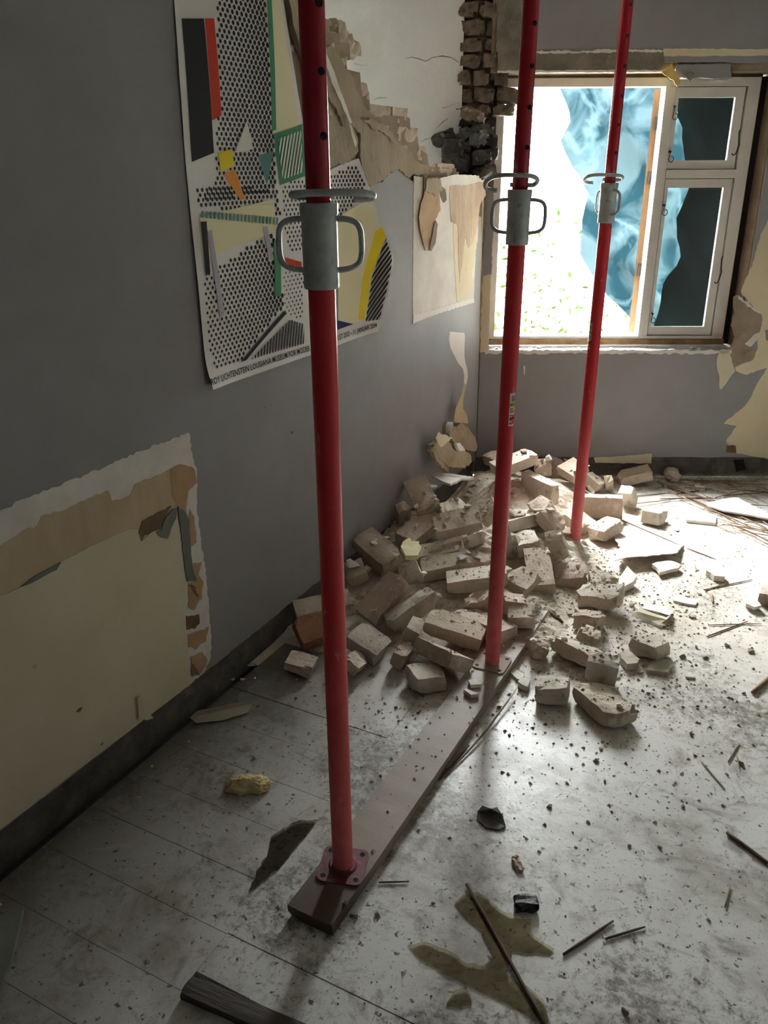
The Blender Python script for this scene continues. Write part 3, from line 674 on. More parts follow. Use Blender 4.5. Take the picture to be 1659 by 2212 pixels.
def tarp_sheet(name, left_px, s_right, zt_, zb_, off0, mat_, seed, amp=.05):
    pts = [bw(px, py, off0) for px, py in left_px]; LS = [((p-CORNER)@BD, p[2]) for p in pts]
    LS.sort(key=lambda q: -q[1]); nz_, ns_ = 64, 40; V = []; Fq = []
    for j in range(nz_+1):
        z_ = zt_+(zb_-zt_)*j/nz_
        sl = float(np.interp(-z_, [-q[1] for q in LS], [q[0] for q in LS]))+.05*mnoise.noise(Vector((z_*5, seed, 2)))+.018*mnoise.noise(Vector((z_*17, seed, 4)))
        for i in range(ns_+1):
            s_ = sl+(s_right-sl)*i/ns_
            q = mnoise.noise(Vector((s_*2.6+z_*1.4, z_*1.1-s_*.8, seed)))*amp*1.5+mnoise.noise(Vector((s_*9+z_*6, z_*4-s_*4, seed+5)))*amp*.5+.03*math.sin((s_*1.2+z_*.8)*14)
            V.append(bs(s_, off0+q, z_))
    for j in range(nz_):
        for i in range(ns_):
            a = j*(ns_+1)+i; Fq.append((a, a+1, a+ns_+2, a+ns_+1))
    return mk(name, V, Fq, mat_, tarp, True)
tarp_sheet('tarp_sheet', [(1196, 60), (1213, 188), (1228, 250), (1224, 300), (1242, 370), (1270, 430), (1264, 500), (1250, 552), (1320, 640), (1372, 720), (1400, 800)], 1.75, 3.8, .60, -1.0, TARP, 3, .085)  # unseen upper part stretched tall to keep the sun off the panes
tarp_sheet('tarp_fold', [(1440, 100), (1465, 240), (1478, 347), (1484, 406), (1472, 490), (1440, 610), (1416, 706), (1400, 800)], 3.0, 3.8, .35, -.85, TARPD, 8, .03)  # hidden top and right side enlarged likewise to block light

# ------------------------------------------------------------------ poster
def poff(y_, z_):
    c_ = .005+.0025*math.sin(y_*9+z_*3)+.002*math.sin(z_*11)
    t = max(0., min(1., (y_-2.62)/.33)); c_ += .055*t*t*(1-.35*max(0, min(1, (1.15-z_)/.2)))
    t = max(0., (1.10-z_)/.11); c_ += .006*t*t
    t = max(0., min(1, (2.05-y_)/.15))*max(0., (1.2-z_)/.2); c_ += .012*t*t
    return c_
def ppt(px, py):
    X = .01
    for _ in range(4):
        p = lw(px, py, X); X = poff(p[1], p[2])
    return p[1], p[2]
outline = [ppt(*q) for q in [(366, -150), (376, 0), (388, 170), (401, 350), (420, 540), (445, 785), (461, 842), (560, 806), (640, 778), (720, 750), (818, 716), (826, 690), (838, 640), (850, 560), (842, 525), (822, 470), (800, 405), (775, 342), (745, 352), (715, 366), (690, 372), (660, 300), (642, 190), (626, 90), (612, 0), (598, -110)]]
def inside(y_, z_, poly):
    c_ = False; n = len(poly)
    for i in range(n):
        (y0, z0), (y1, z1) = poly[i], poly[i-1]
        if (z0 > z_) != (z1 > z_) and y_ < (y1-y0)*(z_-z0)/(z1-z0)+y0: c_ = not c_
    return c_
def clip_poly(sub, conv):     # Sutherland-Hodgman against a convex window
    outp = sub
    for i in range(len(conv)):
        a, b_ = conv[i], conv[(i+1) % len(conv)]; inp, outp = outp, []
        def side(p): return (b_[0]-a[0])*(p[1]-a[1])-(b_[1]-a[1])*(p[0]-a[0])
        for j in range(len(inp)):
            p, q = inp[j], inp[(j+1) % len(inp)]; sp_, sq = side(p), side(q)
            if sp_ >= 0: outp.append(p)
            if sp_*sq < 0:
                t = sp_/(sp_-sq); outp.append((p[0]+(q[0]-p[0])*t, p[1]+(q[1]-p[1])*t))
        if not outp: return []
    return outp
def psurf(name, polys, lift, mats, parent, maxlen=.035):
    """printed or bare areas of the sheet: flat outlines laid on the curled paper"""
    bm = bmesh.new()
    for mi, poly in polys:
        if len(poly) < 3: continue
        for t in tessellate_polygon([[Vector((0, a, b_)) for a, b_ in poly]]):
            try:
                fc = bm.faces.new([bm.verts.new((0, *poly[k])) for k in t]); fc.material_index = mi
            except ValueError: pass
    for _ in range(6):
        es = [e for e in bm.edges if e.calc_length() > maxlen]
        if not es: break
        bmesh.ops.subdivide_edges(bm, edges=es, cuts=1)
        bmesh.ops.triangulate(bm, faces=[q for q in bm.faces if len(q.verts) > 3])
    for v in bm.verts: v.co.x = poff(v.co.y, v.co.z)+lift
    bmesh.ops.recalc_face_normals(bm, faces=bm.faces)
    return from_bm(name, bm, mats, parent, True)
PSTOCK = M('poster_paper', S(214, 214, 210), S(206, 205, 200), 4, .55)
def flat(name, c_): 
    return M(name, c_, None, rough=.8, spec=.2)
INK = [flat('ink_black', S(32, 32, 33)), flat('ink_red', S(196, 62, 40)), flat('ink_green', S(74, 140, 106)), flat('ink_cream', S(226, 222, 184)), flat('ink_yellow', S(232, 210, 50)), flat('ink_orange', S(222, 150, 64)), flat('ink_teal', S(86, 136, 134)), flat('ink_navy', S(28, 36, 92)), flat('ink_grey', S(176, 174, 184)), flat('ink_white', S(224, 223, 218))]
BLK, RED, GRN, CRM, YEL, ORG, TEA, NAV, GRY, WHT = range(10)
poster = psurf('poster', [(0, outline)], 0., PSTOCK, None)
tag(poster, 'torn museum poster of dots and stripes peeling off the grey wall', 'poster')
P_ = lambda *q: [ppt(*k_) for k_ in q]
def rect(px0, py0, px1, py1):     # upright block on the sheet from two opposite picture corners
    (a, b_), (c_, d_) = ppt(px0, py0), ppt(px1, py1); return [(a, b_), (c_, b_), (c_, d_), (a, d_)]
shapes = []
def S_(mi, poly): shapes.append((mi, poly))
S_(CRM, P_((585, -100), (602, -40), (618, 90), (634, 190), (650, 290), (600, 290), (580, 150)))
S_(BLK, P_((392, 40), (440, 40), (462, 330), (414, 350)))
S_(RED, P_((442, 40), (462, 40), (478, 250), (458, 260)))
S_(GRN, P_((572, -100), (582, -100), (596, 280), (586, 284)))
S_(GRN, P_((590, 290), (652, 268), (660, 380), (604, 400)))
S_(CRM, P_((436, 560), (430, 470), (590, 430), (598, 500)))
S_(YEL, P_((470, 330), (500, 322), (506, 360), (476, 370)))
S_(ORG, P_((482, 376), (508, 366), (528, 430), (518, 432)))
S_(TEA, P_((556, 336), (590, 326), (576, 400)))
S_(WHT, P_((506, 330), (532, 260), (546, 322)))
S_(GRY, P_((446, 500), (456, 496), (484, 680), (474, 686)))
S_(GRY, P_((566, 490), (576, 488), (590, 560), (580, 562)))
S_(GRN, P_((590, 520), (604, 512), (606, 640), (592, 640)))
S_(RED, P_((614, 556), (650, 566), (650, 580), (616, 572)))
S_(CRM, P_((728, 470), (800, 430), (826, 500), (790, 690), (728, 710)))
S_(YEL, P_((812, 500), (828, 490), (834, 510), (800, 600), (786, 690), (772, 690), (782, 600)))
S_(NAV, P_((728, 692), (762, 700), (728, 712)))
S_(BLK, P_((612, 672), (618, 676), (530, 778), (518, 782)))
S_(BLK, P_((432, 480), (444, 478), (452, 590), (442, 596)))
# ruled stripes
NBLK = len(shapes)
def stripes(win, along, gap, wd, mi):
    """parallel bars across a convex window; along = direction of the bars"""
    area = sum(win[i-1][0]*win[i][1]-win[i][0]*win[i-1][1] for i in range(len(win)))
    if area < 0: win = win[::-1]
    ln = math.hypot(*along); d = (along[0]/ln, along[1]/ln); n_ = (-d[1], d[0])
    cy = sum(p[0] for p in win)/len(win); cz = sum(p[1] for p in win)/len(win)
    for k_ in range(-30, 31):
        c_ = (cy+n_[0]*gap*k_, cz+n_[1]*gap*k_); R_ = 1.2
        bar = [(c_[0]+d[0]*R_+n_[0]*wd/2, c_[1]+d[1]*R_+n_[1]*wd/2), (c_[0]-d[0]*R_+n_[0]*wd/2, c_[1]-d[1]*R_+n_[1]*wd/2), (c_[0]-d[0]*R_-n_[0]*wd/2, c_[1]-d[1]*R_-n_[1]*wd/2), (c_[0]+d[0]*R_-n_[0]*wd/2, c_[1]+d[1]*R_-n_[1]*wd/2)]
        q = clip_poly(bar, win)
        if q: S_(mi, q)
stripes(P_((598, 300), (648, 282), (652, 372), (608, 388)), (.35, 1), .016, .008, WHT)
stripes(P_((540, 776), (625, 690), (655, 700), (655, 742)), (.25, 1), .016, .008, BLK)
stripes(P_((802, 600), (834, 515), (845, 560), (820, 690), (788, 694)), (1, .9), .016, .009, BLK)
stripes(P_((430, 455), (600, 470), (600, 486), (432, 470)), (.2, 1), .018, .009, TEA)
for mi, p_ in shapes[:NBLK]: psurf('printed_block', [(0, p_)], .0006+.00018*shapes.index((mi, p_)), INK[mi], poster)
psurf('printed_stripes', shapes[NBLK:], .0044, INK, poster)['kind'] = 'stuff'
# halftone dots
dots = []
def halftone(win, gap, r0, r1, mi=BLK):
    ys = [p[0] for p in win]; zs = [p[1] for p in win]; y0, y1, z0, z1 = min(ys), max(ys), min(zs), max(zs); row = 0; z_ = z0
    while z_ < z1:
        y_ = y0+(gap/2 if row % 2 else 0)
        while y_ < y1:
            if inside(y_, z_, win) and inside(y_, z_, outline) and not any(inside(y_, z_, p) for mi2, p in shapes if mi2 in (BLK, RED, GRN, YEL, ORG, TEA, WHT, NAV, CRM, GRY)):
                t = (y_-y0)/(y1-y0+1e-9); r_ = r0+(r1-r0)*t
                dots.append((y_, z_, r_))
            y_ += gap
        z_ += gap*.62; row += 1
halftone(P_((468, -100), (566, -100), (596, 410), (430, 440), (466, 380)), .0205, .0045, .0075)
halftone(P_((420, 400), (600, 410), (606, 470), (560, 452), (430, 450)), .0205, .0055, .0065)
halftone(P_((436, 600), (590, 500), (612, 660), (515, 786), (462, 800)), .0215, .0045, .0080)
halftone(P_((606, 390), (715, 380), (770, 352), (796, 420), (740, 460), (730, 560), (620, 540)), .022, .0045, .0065)
halftone(P_((608, 580), (655, 590), (655, 690), (615, 680)), .022, .003, .0045)
V, Fq = [], []
for y_, z_, r_ in dots:
    n0 = len(V)
    for k_ in range(8):
        a = yy_ = y_+r_*math.cos(k_*math.pi/4); b_ = z_+r_*math.sin(k_*math.pi/4); V.append((poff(a, b_)+.0010, a, b_))
    Fq.append(tuple(range(n0, n0+8)))
mk('halftone_dots', V, Fq, INK[BLK], poster)['kind'] = 'stuff'
def lettering(text, pa, pb, hgt):
    cu = bpy.data.curves.new('lettering', 'FONT'); cu.body = text; cu.size = 1; cu.offset = .012; cu.resolution_u = 2
    to = bpy.data.objects.new('lettering', cu); col.objects.link(to)
    dg = bpy.context.evaluated_depsgraph_get(); me = bpy.data.meshes.new_from_object(to.evaluated_get(dg))
    bpy.data.objects.remove(to); bpy.data.curves.remove(cu)
    xs = [v.co.x for v in me.vertices]; ys = [v.co.y for v in me.vertices]; x0, x1 = min(xs), max(xs); h0 = max(ys)
    a, b_ = ppt(*pa), ppt(*pb)
    for v in me.vertices:
        t = (v.co.x-x0)/(x1-x0); y_ = a[0]+(b_[0]-a[0])*t; z_ = a[1]+(b_[1]-a[1])*t+v.co.y/h0*hgt
        v.co = (poff(y_, z_)+.0016, y_, z_)
    me.materials.append(INK[BLK]); o_ = bpy.data.objects.new('lettering', me); link(o_, poster); return o_
lettering('ROY LICHTENSTEIN LOUISIANA MUSEUM FOR MODER', (456, 832), (669, 757), .0185)
lettering('UST 2003 \u2013 11. JANUAR 2004', (729, 735), (814, 707), .0185)

# ------------------------------------------------------------------ steel props
def red_material():
    mt = M('chipped_red_lacquer', S(214, 46, 56), S(196, 36, 46), 5, .34, .12, 40, c3=S(204, 150, 144), s3=38, t3=(.64, .74), stretch=(1, 1, .35))
    nt = mt.node_tree; b = nt.nodes['Principled BSDF']; L = nt.links.new
    src = b.inputs['Base Color'].links[0].from_socket
    geo = nd(nt, 'ShaderNodeNewGeometry'); sep = nd(nt, 'ShaderNodeSeparateXYZ'); L(geo.outputs['Position'], sep.inputs[0])
    nz = nd(nt, 'ShaderNodeTexNoise', Scale=30., Detail=6.); L(geo.outputs['Position'], nz.inputs['Vector'])
    mr = nd(nt, 'ShaderNodeMapRange'); mr.inputs[1].default_value = .75; mr.inputs[2].default_value = .0; mr.inputs[3].default_value = 0.; mr.inputs[4].default_value = .85; L(sep.outputs[2], mr.inputs[0])
    mm_ = nd(nt, 'ShaderNodeMath', operation='MULTIPLY'); L(mr.outputs[0], mm_.inputs[0]); L(nz.outputs['Fac'], mm_.inputs[1])
    mx = nd(nt, 'ShaderNodeMix', data_type='RGBA'); L(mm_.outputs[0], mx.inputs[0]); L(src, mx.inputs[6]); mx.inputs[7].default_value = S(206, 150, 146); L(mx.outputs[2], b.inputs['Base Color'])
    ad = nd(nt, 'ShaderNodeMath', operation='ADD'); L(mm_.outputs[0], ad.inputs[0]); ad.inputs[1].default_value = .33; L(ad.outputs[0], b.inputs['Roughness'])
    return mt
RED_M = red_material()
REDIN = M('red_inner_tube', S(172, 26, 44), S(158, 20, 38), 6, .22, .05, 30)
ZINC = M('galvanised_steel', S(196, 201, 199), S(168, 174, 172), 22, .38, .3, 55, metal=.3, c3=S(140, 146, 144), s3=40, t3=(.6, .7), bdist=.002)
PLATE = M('maroon_base_plate', S(112, 46, 54), S(84, 34, 40), 14, .45, .2, 50, c3=S(138, 110, 104), s3=18, t3=(.6, .75))
DUSTPLATE = M('dust_covered_plate', S(156, 140, 128), S(140, 122, 110), 10, .8, .2, 60)
STWHITE = flat('sticker_white', S(220, 220, 216)); STBLACK = flat('sticker_black', S(40, 38, 38)); STYEL = flat('sticker_yellow', S(206, 190, 60)); STRED = flat('sticker_red', S(150, 30, 36))
def prop(base, zbase, top, flip, hrot, plate_rot, plate_mat, label, sticker=None, holes=True, hooktilt=.0):
    bx, by = base; root = empty('steel_prop', (bx, by, zbase)); tag(root, label, 'prop', 'red steel props in a row')
    B = np.array([bx, by, 0.]); T_ = np.array(top); ax = (T_-B)/(T_[2]); at = lambda z_: B+ax*z_
    vw = np.array([CAM[0]-bx, CAM[1]-by, 0]); vw /= np.linalg.norm(vw); rt = np.array([-vw[1], vw[0], 0])   # toward / right of where the photographer stood
    zc0, zc1 = 1.402, 1.546
    pz = zbase+.006
    # base plate with rounded corners and bolt holes
    V, Fq = [], []; n = 6; hs, rc = .056, .018; ring = []
    for cx_, cy_, a0 in ((hs-rc, hs-rc, 0), (-hs+rc, hs-rc, 90), (-hs+rc, -hs+rc, 180), (hs-rc, -hs+rc, 270)):
        for k_ in range(n+1):
            a = math.radians(a0+90*k_/n); ring.append((cx_+rc*math.cos(a), cy_+rc*math.sin(a)))
    cr, sr = math.cos(plate_rot), math.sin(plate_rot)
    W2 = [(bx+x*cr-y_*sr, by+x*sr+y_*cr) for x, y_ in ring]; m_ = len(W2)
    pl = mk('base_plate', [(x, y_, zbase) for x, y_ in W2]+[(x, y_, pz) for x, y_ in W2], [tuple(range(m_-1, -1, -1)), tuple(range(m_, 2*m_))]+[(i, (i+1) % m_, m_+(i+1) % m_, m_+i) for i in range(m_)], plate_mat, root)
    for sx, sy in ((1, 1), (1, -1), (-1, 1), (-1, -1)):
        x, y_ = sx*.040, sy*.040; q = (bx+x*cr-y_*sr, by+x*sr+y_*cr)
        MB().tube([(q[0], q[1], pz-.004), (q[0], q[1], pz+.0004)], .0065, 12).build('bolt_hole', VOID, pl)
    if plate_mat is PLATE:
        MB().tube([at(pz-.001), at(pz+.005)], [.037, .031], 24).build('weld_collar', PLATE, root)
    MB().tube([at(pz), at(.4), at(.9), at(zc0+.01)], .0246, 28, cap=False).build('outer_tube', RED_M, root, True)
    MB().tube([at(zc0+.02), at(1.7), at(2.1), at(2.497)], .0214, 28, cap=True).build('inner_tube', REDIN, root, True)
    it = root
    # adjusting collar: threaded sleeve with a rim
    prof = [(zc0, .0305), (zc0+.003, .0318), (zc0+.03, .0315), (zc1-.022, .0315), (zc1-.018, .0335), (zc1-.003, .0335), (zc1, .0325), (zc1, .0225)]
    cl = MB().tube([at(z_) for z_, r_ in prof], [r_ for z_, r_ in prof], 30, cap=False); cl.tube([at(zc0), at(zc0+.0005)], [.0246, .0305], 30, cap=False)
    co_ = cl.build('collar', ZINC, root, True)
    for sd in (-1, 1):
        d = (rt*math.cos(hrot)+vw*math.sin(hrot))*sd
        zh, zl = zc1-.026, zc0+.034
        path = [at(zh)+d*.024, at(zh-.001)+d*.046, at(zh-.006)+d*.062, at(zh-.016)+d*.070, at(zh-.030)+d*.0725, at(zl+.028)+d*.0725, at(zl+.012)+d*.069, at(zl+.003)+d*.059, at(zl-.001)+d*.045, at(zl-.003)+d*.024]
        sm = []
        for i in range(len(path)-1):
            p0, p1, p2, p3 = path[max(i-1, 0)], path[i], path[i+1], path[min(i+2, len(path)-1)]
            for t in (0, .33, .66): sm.append(.5*((2*p1)+(-p0+p2)*t+(2*p0-5*p1+4*p2-p3)*t*t+(-p0+3*p1-3*p2+p3)*t**3))
        sm.append(path[-1])
        MB().tube(sm, .0052, 10).build('handle', ZINC, root, True)
    # hooked steel pin through the inner tube
    zp = zc1+.011; f_ = flip; ht = hooktilt
    ctrl = [(-.028, 0, 0), (.030, 0, 0), (.040, .006, .001), (.045, .018, .003), (.038, .031, .005), (.018, .038, .006), (-.02, .039, .006), (-.055, .037, .005), (-.080, .028, .002), (-.093, .010, -.003), (-.092, -.008, -.008), (-.078, -.016, -.011), (-.062, -.014, -.012)]
    path = [at(zp)+rt*x*f_+vw*y_+np.array([0, 0, z_*.6+(y_*ht)+x*(-.02)]) for x, y_, z_ in ctrl]; sm = []
    for i in range(len(path)-1):
        p0, p1, p2, p3 = path[max(i-1, 0)], path[i], path[i+1], path[min(i+2, len(path)-1)]
        for t in (0, .25, .5, .75): sm.append(.5*((2*p1)+(-p0+p2)*t+(2*p0-5*p1+4*p2-p3)*t*t+(-p0+3*p1-3*p2+p3)*t**3))
    sm.append(path[-1])
    MB().tube(sm, .0062, 10).build('locking_pin', ZINC, root, True)
    if holes:
        for i in range(9):
            z_ = 1.650+.0955*i
            if z_ > 2.45: break
            a = .62; d = rt*math.sin(a)+vw*math.cos(a)
            MB().tube([at(z_)+d*.0196, at(z_)+d*.0219], .0066, 14).build('pin_hole', VOID, root)
            MB().tube([at(z_)-d*.0196, at(z_)-d*.0219], .0066, 14).build('pin_hole', VOID, root)
    if sticker:
        z0, z1, a0, a1 = sticker; st = MB(); R_ = .0251
        rows = [(0, .30, 'peel'), (.30, .36, STRED), (.36, .58, STWHITE), (.58, .70, STYEL), (.70, 1.0, STWHITE)]
        def cell(u0, u1, v0, v1, mi, r_):
            n_ = 6; vs = []
            for k_ in range(n_+1):
                a = a0+(a1-a0)*(u0+(u1-u0)*k_/n_); d = rt*math.sin(a)+vw*math.cos(a)
                vs += [at(z0+(z1-z0)*v0)+d*r_, at(z0+(z1-z0)*v1)+d*r_]
            st.add(vs, [(2*k_, 2*k_+2, 2*k_+3, 2*k_+1) for k_ in range(n_)], mi)
        cell(0, 1, .34, 1, 0, R_); cell(0, 1, .58, .70, 2, R_+.0002)
        for k_ in range(7): cell(.30+.09*k_, .30+.09*k_+(.05 if k_ % 2 else .03), .75, .92, 1, R_+.0002)
        for k_, (v, u0, u1) in enumerate(((.52, .15, .7), (.46, .1, .9), (.41, .2, .8), (.64, .1, .8))): cell(u0, u1, v, v+.025, 1, R_+.0003)
        cell(0, .12, 0, .34, 0, R_); cell(.12, .9, 0, .05, 0, R_); cell(.1, .6, .26, .30, 0, R_); cell(.2, .95, .22, .27, 1, R_+.0002); cell(.05, .5, .12, .16, 0, R_)
        st.build('sticker', [STWHITE, STBLACK, STYEL], root)
    return root
prop((.777, 1.304), .035, (.7695, 1.2985, 1.85), -1, .10, .30, PLATE, 'nearest tall red steel prop, standing on the plank end', None, True, .05)
prop((.780, 2.310), .035, (.787, 2.314, 1.99), 1, .12, .02, DUSTPLATE, 'middle red steel prop standing on the far part of the plank', (.884, .985, .25, 1.05), True, .55)
prop((.763, 3.392), .0, (.771, 3.396, 2.0), 1, .95, .0, DUSTPLATE, 'farthest red steel prop rising from rubble in front of window', (.918, 1.02, -1.15, -.55), True, .35)
def plank_material():
    mt = M('dusty_plank', S(152, 139, 127), S(138, 124, 112), 5, .6, .08, 50, c3=S(108, 92, 80), s3=6, t3=(.62, .8), stretch=(2.5, .6, 1))
    nt = mt.node_tree; b = nt.nodes['Principled BSDF']; L = nt.links.new; src = b.inputs['Base Color'].links[0].from_socket
    geo = nd(nt, 'ShaderNodeNewGeometry'); sep = nd(nt, 'ShaderNodeSeparateXYZ'); L(geo.outputs['Position'], sep.inputs[0])
    nz = nd(nt, 'ShaderNodeTexNoise', Scale=9., Detail=5.); L(geo.outputs['Position'], nz.inputs['Vector'])
    a = nd(nt, 'ShaderNodeMath', operation='MULTIPLY_ADD'); L(nz.outputs['Fac'], a.inputs[0]); a.inputs[1].default_value = .12; L(sep.outputs[1], a.inputs[2])
    mr = nd(nt, 'ShaderNodeMapRange'); mr.inputs[1].default_value = 1.44; mr.inputs[2].default_value = 1.29; L(a.outputs[0], mr.inputs[0])
    mx = nd(nt, 'ShaderNodeMix', data_type='RGBA'); L(mr.outputs[0], mx.inputs[0]); L(src, mx.inputs[6]); mx.inputs[7].default_value = S(78, 58, 46); L(mx.outputs[2], b.inputs['Base Color'])
    return mt
pk = rough_box(1.62, .1215, .034, 77, .003, .0006, cells=(18, 3, 2))
plank = put('plank', pk, plank_material(), (.781, 1.955, .0195), [[0, 1, 0], [1, 0, 0], [0, 0, 1]])
plank.data.flip_normals()
tag(plank, 'long dusty timber plank lying under the props', 'plank')
